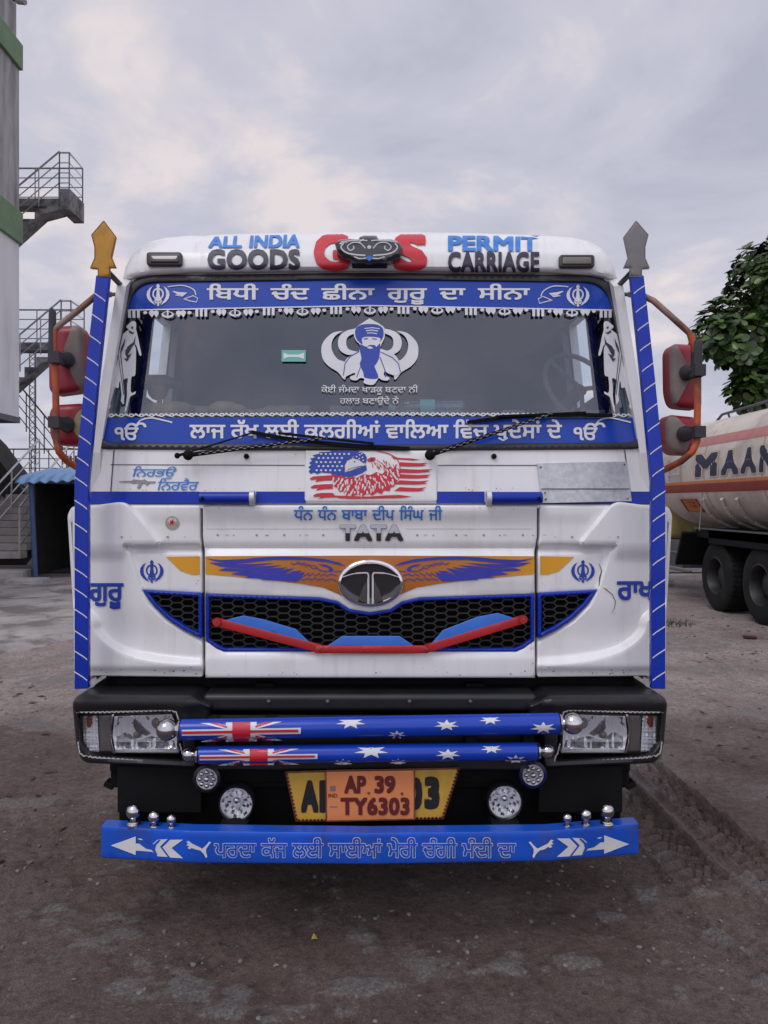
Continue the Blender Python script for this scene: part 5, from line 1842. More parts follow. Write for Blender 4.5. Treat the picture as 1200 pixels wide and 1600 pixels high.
for px, py, r in ((209, 1268, .0275), (241, 1276, .0215), (268, 1280, .0175), (886, 1278, .0165), (915, 1273, .0205), (948, 1267, .027)):
    Yb = Fg((px - CX) / FP * 2.76, 0) + .03
    c = W(px, py, Yb)
    zt = W(px, 1290 if abs(px - CX) > 350 else 1294, Yb).z - (.002 if abs(px - CX) > 350 else .008)
    mb = MB()
    mb.ball(c, r, 20)
    mb.lathe([(r * .42, -.0), (r * .45, (c.z - r - zt) * .25), (r * .78, (c.z - r - zt) * .38), (r * .82, (c.z - r - zt) * .5), (r * .72, (c.z - r - zt) * .6), (r * .9, (c.z - r - zt) * .75), (r * .92, c.z - r - zt)], (c.x, c.y, c.z - r * .9), (0, 0, -1), 16)
    mb.build('guard_ball', M['dull_chrome'], gd)
for s in (-1, 1):
    MB().box(s * .5 - .05, s * .5 + .05, 2.778, 3.1, .36, .42).build('guard_arm', M['black_matt'], gd)

# ---- chassis and wheels (seen only from the side)
mb = MB()
for s in (-1, 1):
    mb.box(s * .42 - .04, s * .42 + .04, 3.06, 9.6, .62, .88)
mb.box(-1.0, 1.0, 5.2, 5.3, .5, .62)
mb.build('chassis_rail', M['black_matt'], truck, bev=.01)


def wheel(parent, x, y, r=.50, w=.28, sg=-1, dish=.10):
    c = (x, y, r)
    prof = [(r * .56, 0), (r * .62, -.004), (r * .80, .004), (r * .93, .012), (r * .985, .03), (r, .055), (r, w - .055), (r * .985, w - .03), (r * .93, w - .012), (r * .8, w - .004), (r * .56, w)]
    t = MB().lathe(prof, c, (-sg, 0, 0), 48).build('wheel', M['tyre'], parent)
    mb = MB()
    for k in range(44):
        a = 2 * math.pi * k / 44
        for u, v in ((.04, .11), (.115, .165), (.17, w - .04)):
            p0 = Vector((x - sg * u, y + math.cos(a) * (r + .003), r + math.sin(a) * (r + .003)))
            p1 = Vector((x - sg * v, y + math.cos(a + .04) * (r + .003), r + math.sin(a + .04) * (r + .003)))
            mb.bar(p0, p1, .040, .012, up=Vector((0, math.cos(a), math.sin(a))))
    mb.build('tread', M['tyre'], t)
    mb = MB()
    mb.lathe([(r * .565, 0.004), (r * .53, -.004), (r * .50, .02), (r * .46, dish), (r * .30, dish + .01), (r * .28, dish - .05), (r * .16, dish - .07), (.001, dish - .07)], c, (-sg, 0, 0), 32)
    for k in range(8):
        a = 2 * math.pi * k / 8
        mb.ball((x - sg * (dish - .002), y + math.cos(a) * r * .38, r + math.sin(a) * r * .38), .016, 8)
    mb.build('rim', M['rim'], t)
    return t


for s in (-1, 1):
    wheel(truck, s * 1.12, 4.1, .50, .28, s)
    wheel(truck, s * 1.12, 8.2, .50, .28, s)

# ================================================================== THE TANKER LORRY ON THE RIGHT
tk = empty('tanker_lorry', (6.3, 11.0, 0), 'cream tanker lorry with red stripes standing side-on at the right edge', 'lorry')
TX, TZ, TRX, TRZ = 6.32, 2.08, 1.27, .93


def tank_x(z, o=0.0):
    return TX - (TRX + o) * max(1e-6, 1 - abs((z - TZ) / (TRZ + o)) ** 2.5) ** .4


mb = MB()
n = 96
prof = [(.0, 13.62), (.55, 13.60), (.88, 13.54), (.97, 13.48), (1.0, 13.38), (1.0, 11), (1.0, 9), (1.0, 7.0), (.97, 6.88), (.88, 6.8), (0, 6.7)]
se = lambda t: math.copysign(abs(t) ** .8, t)
vs = [(TX + se(math.cos(2 * math.pi * k / n)) * TRX * q, y, TZ + se(math.sin(2 * math.pi * k / n)) * TRZ * q) for q, y in prof for k in range(n)]
fs = [(i * n + k, i * n + (k + 1) % n, (i + 1) * n + (k + 1) % n, (i + 1) * n + k) for i in range(len(prof) - 1) for k in range(n)]
tank = mb.add(vs, fs).build('tank', M['tank'], tk, ang=50)


def band_on_tank(name, z0, z1, m_, o, y0=6.95, y1=13.36, k=6):
    mb = MB()
    ys = np.linspace(y1, y0, 12)
    for i in range(11):
        for j in range(k):
            za, zb = z0 + (z1 - z0) * j / k, z0 + (z1 - z0) * (j + 1) / k
            mb.add([(tank_x(za, o), ys[i], za), (tank_x(za, o), ys[i + 1], za), (tank_x(zb, o), ys[i + 1], zb), (tank_x(zb, o), ys[i], zb)], [(0, 1, 2, 3)])
    return mb.build(name, m_, tank)


band_on_tank('red_stripe', 1.755, 1.885, M['tank_red'], .004)
band_on_tank('orange_stripe', 1.885, 1.93, M['tank_orange'], .004)
band_on_tank('faded_stripe', 2.46, 2.60, M['tank_pink'], .004)
band_on_tank('weld_seam', 1.3, 2.9, M['tank_gold'], .003, 11.62, 11.65, 14)
band_on_tank('weld_seam', 1.3, 2.9, M['tank_gold'], .003, 9.9, 9.93, 14)
tm = lambda o: (lambda u, v: Vector((tank_x(v, o), u, v)))


def tank_letter(ch, ya, yb, z0=1.985, z1=2.34):
    P0, Fc = glyphs(ch, 0)
    A = np.array(P0); lo, hi = A.min(0) - .07, A.max(0) + .07
    for grow, m_, o in ((.115, M['tank_gold'], .004), (.100, M['tank'], .006), (.065, M['tank_navy'], .008)):
        mb = MB()
        for k, (dx, dy) in enumerate(RINGS):
            mb.add([tm(o + .0001 * k)(ya + (p[0] + dx * grow - lo[0]) / (hi[0] - lo[0]) * (yb - ya), z0 + (p[1] + dy * grow - lo[1]) / (hi[1] - lo[1]) * (z1 - z0)) for p in P0], Fc)
        mb.build('tank_lettering', m_, tank, smooth=False)


ypx = lambda px: 1202 * 5.08 / (px - 578)
for ch, a, b in (('M', 1089, 1124), ('A', 1130, 1158), ('A', 1161, 1186), ('N', 1190, 1216)):
    tank_letter(ch, ypx(a), ypx(b))
# placard, saddle ribs, top rail, ladder rails
mb = MB()
zc_ = 1.55
mb.add([(tank_x(1.64, .01), 12.62, 1.64), (tank_x(1.64, .01), 12.10, 1.64), (tank_x(1.46, .012), 12.1, 1.46), (tank_x(1.46, .012), 12.62, 1.46)], [(0, 1, 2, 3)])
mb.build('hazard_placard', M['tank_orange'], tank)
mb = MB()
for a, b in (((1.65, 12.65), (1.65, 12.07)), ((1.45, 12.65), (1.45, 12.07)), ((1.65, 12.65), (1.45, 12.65)), ((1.65, 12.07), (1.45, 12.07)), ((1.59, 12.5), (1.59, 12.2)), ((1.53, 12.5), (1.53, 12.2))):
    mb.bar((tank_x(a[0], .018), a[1], a[0]), (tank_x(b[0], .018), b[1], b[0]), .03, .012)
mb.build('placard_frame', M['tank_red'], tank)
mb = MB()
for y in (12.0, 11.35, 10.9, 9.4, 8.6):
    pts = [(tank_x(z, .02) + (.0 if z > 1.25 else .05), y - (z - 1.1) * .35, z) for z in (1.66, 1.55, 1.42, 1.32, 1.24, 1.18)]
    for p, q in zip(pts[:-1], pts[1:]):
        mb.bar(p, q, .05, .07)
mb.build('saddle_rib', M['tank'], tank, bev=.015)
mb = MB()
rail = [(TX - .55, 13.0, 2.86), (TX - .55, 12.6, 3.04), (TX - .55, 9.5, 3.10), (TX - .55, 7.2, 3.08)]
mb.tube(rail, .022, 8)
for y in (12.4, 11.2, 10.0, 8.8):
    mb.tube([(TX - .55, y, 3.05), (TX - .50, y, 2.90)], .018, 6)
mb.build('top_rail', M['dark_steel'], tank)
mb = MB()
for y in (12.9, 12.45):
    mb.tube([(tank_x(2.3) - .04, y, 2.3), (tank_x(1.9) - .04, y, 1.95)], .012, 6)
for z in (2.05, 2.2):
    mb.tube([(tank_x(z) - .04, 12.9, z), (tank_x(z) - .04, 12.45, z)], .012, 6)
mb.tube([(4.98, 11.52, 1.75), (4.98, 11.62, 1.18)], .012, 6)
mb.build('side_ladder', M['steel'], tank)
# fender, chassis, cylinder and rails under the tank
mb = MB()
mb.box(5.08, 7.5, 9.2, 12.0, 1.06, 1.20)
mb.box(5.08, 5.14, 9.2, 11.55, .98, 1.20)
mb.bar((5.11, 11.98, 1.14), (5.11, 12.25, .62), .06, .5, up=Vector((1, 0, 0)))
mb.build('mudguard', M['black_matt'], tk, bev=.01)
MB().box(5.06, 5.10, 9.2, 12.0, 1.19, 1.212).build('mudguard_edge', M['dark_steel'], tk)
mb = MB()
for x in (5.85, 6.75):
    mb.box(x - .05, x + .05, 7, 15.4, .85, 1.10)
mb.build('chassis_rail', M['black_matt'], tk)
mb = MB()
mb.tube([(5.2, 12.55, .98), (6.0, 12.55, .98)], .16, 20)
mb.build('air_cylinder', M['dark_steel'], tk)
mb = MB()
for z in (.76, .48):
    mb.tube([(5.15, 12.35, z), (5.15, 14.2, z)], .022, 8)
mb.tube([(5.15, 13.3, .45), (5.15, 13.3, .95)], .02, 8)
mb.box(5.25, 6.0, 12.9, 13.6, .5, .95)
mb.build('side_guard', M['dark_steel'], tk)
for s, x in ((-1, 5.12), (1, 7.52)):
    for y in (11.42, 10.12):
        wheel(tk, x, y, .51, .50, s, .16)
    wheel(tk, x, 15.1, .51, .28, s)
# yellow cab
mb = MB()
mb.box(5.32, 7.4, 13.85, 15.8, .95, 2.6)
cb = mb.build('driver_cab', M['cab_yellow'], tk, bev=.10, seg=4)
MB().box(5.295, 5.32, 14.2, 15.2, 1.75, 2.4).build('cab_window', M['side_glass'], cb, bev=.005)
mb = MB()
for i in range(6):
    for j in range(3):
        y, z = 13.98 + i * .06, 1.12 + j * .09
        mb.tube([(5.313, y, z), (5.313, y + .03, z + .04), (5.313, y + .055, z)], .008, 6)
mb.build('painted_ornament', M['rubber'], cb)

# ================================================================== THE TREE BEHIND THE TANKER
tr = empty('broadleaf_tree', (8.6, 14.9, 0), 'leafy green broadleaf tree rising behind the tanker lorry', 'tree')
mb = MB()
base = Vector((8.7, 15.0, 0))
mb.tube([base, base + Vector((-.05, 0, 1.2)), base + Vector((-.15, -.05, 2.6)), base + Vector((-.3, -.1, 4.0)), base + Vector((-.35, -.1, 5.4))], [.19, .16, .13, .09, .04], 10)
rt = random.Random(11)
blobs = []
for px, py, rpx, Y in ((1255, 470, 112, 14.8), (1165, 520, 66, 14.5), (1128, 520, 40, 14.4), (1195, 590, 40, 14.3), (1172, 612, 32, 14.2), (1285, 590, 100, 14.8), (1205, 430, 58, 14.6), (1330, 520, 130, 15.0)):
    blobs.append((W(px, py, Y), rpx / FP * Y))
for c, r in blobs:
    s = base + Vector((-.25, -.1, 3.4 + rt.random()))
    mb.tube([s, s.lerp(c, .5) + Vector((0, 0, .12)), c], [.055, .04, .015], 7)
    for k in range(5):
        d = Vector((rt.gauss(0, 1), rt.gauss(0, 1), rt.gauss(0, 1))).normalized()
        mb.tube([s.lerp(c, .6), c + d * r * .8], [.025, .008], 5)
mb.build('trunk', M['bark'], tr)


def leaf_mat():
    m = bpy.data.materials.new('tree_leaf')
    m.use_nodes = True
    n, l = m.node_tree.nodes, m.node_tree.links
    b = n['Principled BSDF']
    g = n.new('ShaderNodeNewGeometry')
    cr = n.new('ShaderNodeValToRGB')
    e0, e1 = cr.color_ramp.elements
    e0.color = (.014, .036, .009, 1); e1.color = (.085, .155, .024, 1)
    e0.position = .25
    l.new(g.outputs['Random Per Island'], cr.inputs[0])
    l.new(cr.outputs[0], b.inputs['Base Color'])
    b.inputs['Roughness'].default_value = .38
    b.inputs['Transmission Weight'].default_value = 0
    return m


mb = MB()
for c, r in blobs:
    cl = int(92 * (r / .8) ** 2) + 24
    for _ in range(cl):
        d = Vector((rt.gauss(0, 1), rt.gauss(0, 1), rt.gauss(0, 1))).normalized()
        q = c + d * r * (.35 + .68 * rt.random() ** .6)
        nrm = (d + Vector((0, -.1, .8))).normalized()
        a = nrm.orthogonal().normalized()
        k = rt.randint(5, 8)
        ph = rt.random() * 6.28
        for i in range(k):              # a rosette of rounded leaves
            t = ph + 6.283 * i / k + rt.uniform(-.2, .2)
            out = (Matrix.Rotation(t, 3, nrm) @ a)
            out = (out + nrm * rt.uniform(-.15, .7)).normalized()
            sd = out.cross(nrm).normalized()
            up = sd.cross(out)
            L_, w_ = rt.uniform(.16, .25), rt.uniform(.050, .075)
            o = q + out * .02
            pts = [o, o + out * L_ * .35 + sd * w_ * .7 + up * .01, o + out * L_ * .7 + sd * w_ + up * .0, o + out * L_ * .93 + sd * w_ * .55 - up * .012, o + out * L_ - up * .02,
                   o + out * L_ * .93 - sd * w_ * .55 - up * .012, o + out * L_ * .7 - sd * w_, o + out * L_ * .35 - sd * w_ * .7 + up * .01]
            mid = o + out * L_ * .6 - up * .012
            mb.add(pts + [mid], [(0, 1, 2, 8), (8, 2, 3, 4), (8, 4, 5, 6), (0, 8, 6, 7)])
mb.build('crown', leaf_mat(), tr)

# ================================================================== BUILDING, STAIRS AND YARD ON THE LEFT
bd = empty('tower_building', (-11, 13, 3.5), 'weathered white tower wall with green bands on the left edge', 'building')
XW, YC = -7.98, 17.5
mb = MB(); mb.box(-15, XW, 8, YC, 3.52, 7.5); bm_ = mb.build('lower_wall', M['wall_white'], bd)
mb = MB(); mb.box(-15, XW, 8, YC, 8.16, 11.46); mb.build('middle_wall', M['wall_gray'], bd)
mb = MB(); mb.box(-15, XW - .05, 8, YC - .03, 12.0, 20); mb.build('upper_wall', M['wall_gray'], bd)
for z0, z1 in ((7.47, 8.19), (11.44, 12.02)):
    mb = MB(); mb.box(-15.1, XW + .075, 7.9, YC + .05, z0, z1); mb.build('green_band', M['green'], bd, bev=.02)
mb = MB(); mb.box(-15, XW + .02, 8, YC + .01, 3.40, 3.53); mb.build('soffit_edge', M['dark_steel'], bd)
mb = MB()
for y in (9, 12.5, 16.4):
    mb.box(-13.4, -13.0, y - .2, y + .2, 0, 3.42)
    mb.box(-9.9, -9.5, y - .2, y + .2, 0, 3.42)
mb.build('column', M['concrete'], bd, bev=.02)
# small camera on an arm near the top
cc = empty('wall_camera', (-7.7, 17.3, 13), 'small pale security camera on the tower wall top corner', 'camera')
p = W(33, 3, 17.2)
MB().tube([Vector((XW, 17.2, p.z + .05)), p], .03, 8).build('arm', M['dark_steel'], cc)
MB().tube([p + Vector((-.08, 0, .03)), p + Vector((.12, -.05, -.04))], [.075, .06], 12).build('camera_body', M['wall_gray'], cc, bev=.01)


def rail_run(mb, pts, h=1.0, nb=3, step=None, r=.022):
    """handrail with lower rails and posts along a line of floor points"""
    for k in range(nb + 1):
        z = h * (1 - k / (nb + .6))
        mb.tube([Vector(p) + Vector((0, 0, z)) for p in pts], r if k == 0 else r * .6, 7)
    for a, b in zip(pts[:-1], pts[1:]):
        a, b = Vector(a), Vector(b)
        m_ = max(1, int(round((b - a).length / (step or .65))))
        for i in range(m_ + 1):
            q = a.lerp(b, i / m_)
            mb.tube([q, q + Vector((0, 0, h))], r * .75, 6)


def flight(name, label, zl, y0, x_l=-7.28, w=.46, run=3.4, slope=.84):
    """a flight rising to the right onto a small landing"""
    t = empty(name, (x_l, y0 + w, zl), label, 'staircase', 'outdoor stair flights on the tower')
    xr = x_l + .26
    n_ = 12
    dx = run / n_
    poly = []
    for i in range(n_):
        zt = zl - slope * dx * (i + 1)
        poly += [(x_l - dx * i, zt), (x_l - dx * (i + 1), zt)]
    poly += [(x_l - run, zl - slope * run - .42), (x_l - .45, zl - .62), (x_l, zl - .5)]
    m_ = len(poly)
    mb = MB()
    vs = [(x, y0, z) for x, z in poly] + [(x, y0 + w, z) for x, z in poly]
    mb.add(vs, [tuple(range(m_))[::-1], tuple(range(m_, 2 * m_))] + [(i, (i + 1) % m_, m_ + (i + 1) % m_, m_ + i) for i in range(m_)])
    mb.build('flight', M['stair_concrete'], t, smooth=False)
    mb = MB()
    mb.box(x_l, xr, y0, y0 + 2 * w, zl - .50, zl)
    mb.box(x_l - 2.2, x_l, y0 + w + .06, y0 + 2 * w, zl - .22, zl - .02)
    mb.build('landing', M['stair_concrete'], t, smooth=False, bev=.02)
    mb = MB()
    lo = Vector((x_l - run, y0 + .04, zl - slope * run)); hi = Vector((x_l, y0 + .04, zl))
    rail_run(mb, [lo, hi], h=.88)
    rail_run(mb, [hi, Vector((xr - .03, y0 + .04, zl)), Vector((xr - .03, y0 + 2 * w - .04, zl)), Vector((x_l - 2.1, y0 + 2 * w - .04, zl))], h=.85)
    mb.build('railing', M['steel'], t)
    return t


flight('outdoor_stair', 'topmost stair landing with steel rails jutting from the tower', 8.95, 18.0)
flight('outdoor_stair', 'middle stair flight with steel rails seen behind the red mirrors', 5.5, 18.1)

# lowest flight, climbing away from the viewer
t = empty('entrance_stair', (-8, 18, 0), 'lowest concrete stair with steel handrails beside the dark opening', 'staircase', 'outdoor stair flights on the tower')
mb = MB()
for i in range(11):
    z1 = .54 + i * .157
    mb.box(-8.9 - 0.0, -7.5, 16.5 + i * .285, 16.5 + i * .285 + .34, z1 - .15, z1)
mb.build('step', M['step'], t, bev=.012)
mb = MB()
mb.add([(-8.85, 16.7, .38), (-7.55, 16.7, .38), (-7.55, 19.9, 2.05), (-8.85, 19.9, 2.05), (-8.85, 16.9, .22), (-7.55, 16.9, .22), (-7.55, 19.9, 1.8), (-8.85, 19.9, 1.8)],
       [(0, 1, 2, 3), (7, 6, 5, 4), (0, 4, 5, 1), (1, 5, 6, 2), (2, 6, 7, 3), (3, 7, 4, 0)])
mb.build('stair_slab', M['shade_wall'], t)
mb = MB()
rail_run(mb, [(-7.54, 16.55, .50), (-7.54, 19.6, 2.2)], step=1.5, r=.026)
rail_run(mb, [(-8.42, 16.55, .55), (-8.42, 19.6, 2.2)], step=1.5, r=.026)
mb.build('handrail', M['steel'], t)
# sloping dark flank of the flight above, under the overhang
fl = empty('stair_flank', (-8.4, 19.4, 2), 'dark sloping concrete stair flank below the white overhang', 'staircase')
mb = MB()
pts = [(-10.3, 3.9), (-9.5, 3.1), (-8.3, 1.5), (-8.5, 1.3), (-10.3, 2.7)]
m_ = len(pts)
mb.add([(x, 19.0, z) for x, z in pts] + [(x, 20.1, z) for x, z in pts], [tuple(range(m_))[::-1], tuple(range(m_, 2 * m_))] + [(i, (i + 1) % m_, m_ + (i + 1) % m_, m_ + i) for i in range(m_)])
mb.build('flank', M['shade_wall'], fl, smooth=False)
mb = MB()
rail_run(mb, [(-9.4, 20.0, 4.0), (-8.0, 20.0, 2.3), (-7.4, 20.0, 2.25)], step=.7)
mb.build('railing', M['dark_steel'], fl)

# lattice mast far behind
ms = empty('lattice_mast', (-26.6, 62, 0), 'thin grey lattice mast standing far behind the stairs', 'mast')
mb = MB()
c = W(51, 640, 60); s_ = .24
for dx, dy in ((-s_, 0), (s_, 0), (0, .4)):
    mb.tube([(c.x + dx, 60 + dy, 0), (c.x + dx, 60 + dy, 13.5)], .045, 5)
for i in range(30):
    z = i * .45
    mb.tube([(c.x - s_, 60, z), (c.x + s_, 60, z + .45)], .025, 4)
    mb.tube([(c.x + s_, 60, z), (c.x - s_, 60, z + .45)], .025, 4)
mb.build('lattice', M['dark_steel'], ms)

# walkway with a railing behind the stairs
wk = empty('walkway', (-8.2, 23, 0), 'raised concrete walkway with grey railing behind the blue awning', 'walkway')
mb = MB(); mb.box(-11.5, -7.2, 22.3, 23.6, 1.9, 2.15); mb.box(-11.5, -7.4, 22.5, 23.4, 0, 1.9)
mb.build('deck', M['stair_concrete'], wk)
mb = MB()
rail_run(mb, [(-11.4, 22.4, 2.15), (-7.3, 22.4, 2.15), (-7.3, 23.5, 2.15)], step=.5)
for x in (-9.0, -8.8, -8.6, -8.4):
    mb.box(x - .05, x + .05, 23.0, 23.1, 2.2, 3.0)
mb.build('railing', M['dark_steel'], wk)

# dark shed with open front
sh = empty('dark_shed', (-6.2, 18, 0), 'dark open store room in the shade under the blue awning', 'shed')
mb = MB()
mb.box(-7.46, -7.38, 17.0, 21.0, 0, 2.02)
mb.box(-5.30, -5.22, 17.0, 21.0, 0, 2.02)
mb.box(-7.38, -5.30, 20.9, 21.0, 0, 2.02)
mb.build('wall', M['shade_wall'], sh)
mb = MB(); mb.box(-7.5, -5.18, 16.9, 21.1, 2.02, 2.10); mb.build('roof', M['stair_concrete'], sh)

aw = empty('blue_awning', (-6.3, 16, 2), 'blue corrugated sheet awning on a thin blue post', 'awning')
mb = MB()
nx, x0, x1 = 90, -7.28, -5.2
vs, fs = [], []
for j, (y, z) in enumerate(((15.75, 1.99), (16.0, 2.14), (17.4, 2.36))):
    for i in range(nx + 1):
        x = x0 + (x1 - x0) * i / nx
        vs.append((x, y, z + .022 * math.sin(i / nx * 2 * math.pi * 9) + .10 * i / nx))
for j in range(2):
    for i in range(nx):
        fs.append((j * (nx + 1) + i, j * (nx + 1) + i + 1, (j + 1) * (nx + 1) + i + 1, (j + 1) * (nx + 1) + i))
k_ = len(vs)
vs += [(x, y, z - .012) for x, y, z in vs]
fs += [tuple(k_ + i for i in f[::-1]) for f in fs]
mb.add(vs, fs)
mb.build('corrugated_sheet', M['awning'], aw)
mb = MB()
mb.tube([(-6.93, 15.95, 0), (-7.03, 15.95, 2.06)], .055, 10)
mb.tube([(-5.4, 15.95, 0), (-5.4, 15.95, 2.18)], .055, 10)
mb.build('post', M['post_blue'], aw)

# rough concrete blocks used as steps
for (lb, px0, px1, pt, pb, Y, rz) in (('flat concrete block step with two drilled dots, topmost of three', -20, 33, 892, 910, 15.6, 4),
                                      ('long concrete block step leaning against the post foot', 6, 62, 906, 926, 14.7, 8),
                                      ('stained concrete block step lowest and nearest the truck', 22, 89, 920, 937, 13.9, 5)):
    a, b_2 = W(px0, pt, Y), W(px1, pb, Y)
    mb = MB()
    w2, h2 = (b_2.x - a.x) / 2, (a.z - b_2.z)
    Mx = Matrix.Translation(((a.x + b_2.x) / 2, Y + .25, 0)) @ Matrix.Rotation(R(rz), 4, 'Z')
    mb.box(-w2, w2, -.25, .25, max(0, b_2.z - .3), a.z, Mx)
    o = mb.build('concrete_block', M['concrete'], None, bev=.02)
    tag(o, lb, 'block', 'concrete block steps')

# ================================================================== GROUND
def vnoise(x, y, seed=0):
    rs = np.random.RandomState(seed)
    T = rs.rand(256, 256)
    xi, yi = np.floor(x).astype(int), np.floor(y).astype(int)
    fx, fy = x - xi, y - yi
    fx, fy = fx * fx * (3 - 2 * fx), fy * fy * (3 - 2 * fy)
    g = lambda a, b: T[a % 256, b % 256]
    return (g(xi, yi) * (1 - fx) + g(xi + 1, yi) * fx) * (1 - fy) + (g(xi, yi + 1) * (1 - fx) + g(xi + 1, yi + 1) * fx) * fy


def fbm(x, y, f, o=5, seed=0, gain=.5):
    s, a, t = 0, 1, 0
    for i in range(o):
        s = s + a * vnoise(x * f + i * 17.3, y * f + i * 9.1, seed + i)
        t += a
        f *= 2.03
        a *= gain
    return s / t


def gheight(x, y):
    near = 1 / (1 + np.exp((y - 14) / 2.5))
    h = .050 * (fbm(x, y, .55, 3, 1) - .5) + .034 * (fbm(x, y, 2.6, 5, 5, .55) - .5) + .020 * (fbm(x, y, 13, 3, 30) - .5)
    cl = fbm(x, y, 7, 4, 60)
    pm = sstep(fbm(x, y * 1.6, 1.1, 3, 44), .54, .66)
    h = h + .030 * np.clip(cl - .52, 0, 1) * (pm * 1.6 + .35)
    # tyre tracks running past the truck on the right
    for xc, w in ((1.42, .13), (1.74, .10)):
        c = xc + .06 * np.sin(y * .9) + .05 * (fbm(x * 0, y, .5, 2, 9) - .5)
        u = (x - c) / w
        m = sstep(1 - np.abs(u), 0, .25) * sstep(fbm(x, y, 1.3, 2, 77), .30, .46) * sstep(y, 1.8, 2.3) * (1 - sstep(y, 4.6, 5.8))
        ph = y / .085 + np.abs(u) * .9 * (np.where(u > 0, 1, 1))
        lug = sstep(np.abs((ph % 1) - .5), .16, .26)
        edge = np.exp(-((np.abs(u) - 1.05) / .14) ** 2)
        h = h - m * (.008 + .046 * lug) + edge * .026 * sstep(y, 1.8, 2.3) * (1 - sstep(y, 4.6, 5.8))
    wt = np.exp(-((np.abs(x) - 1.15) / .3) ** 2) * sstep(y, 3.2, 4)
    h = h * near * (1 - .6 * np.clip(wt, 0, 1)) - .018
    return h


def lines(parts):
    out = []
    for a, b, s in parts:
        out += list(np.arange(a, b, s))
    return np.array(out)


xs = np.concatenate([-np.geomspace(900, 5.2, 40), lines([(-5, -2.2, .06), (-2.2, 1.15, .028), (1.15, 2.0, .015), (2.0, 4, .035), (4, 9, .07)]), np.geomspace(9.2, 900, 40)])
ys = np.concatenate([-np.geomspace(400, 1.2, 24), lines([(-1, 1.9, .15), (1.9, 3.9, .017), (3.9, 6, .034), (6, 13, .08)]), np.geomspace(13.1, 1500, 50)])
X, Y = np.meshgrid(xs, ys)
Z = gheight(X, Y)
nx, ny = len(xs), len(ys)
co = np.stack([X, Y, Z], -1).reshape(-1, 3)
ii = np.arange(nx * ny).reshape(ny, nx)
quads = np.stack([ii[:-1, :-1], ii[:-1, 1:], ii[1:, 1:], ii[1:, :-1]], -1).reshape(-1, 4)
me = bpy.data.meshes.new('ground')
me.vertices.add(len(co)); me.vertices.foreach_set('co', co.astype(np.float32).ravel())
me.loops.add(quads.size); me.loops.foreach_set('vertex_index', quads.astype(np.int32).ravel())
me.polygons.add(len(quads)); me.polygons.foreach_set('loop_start', (np.arange(len(quads)) * 4).astype(np.int32))
me.update(calc_edges=True)
me.shade_smooth()


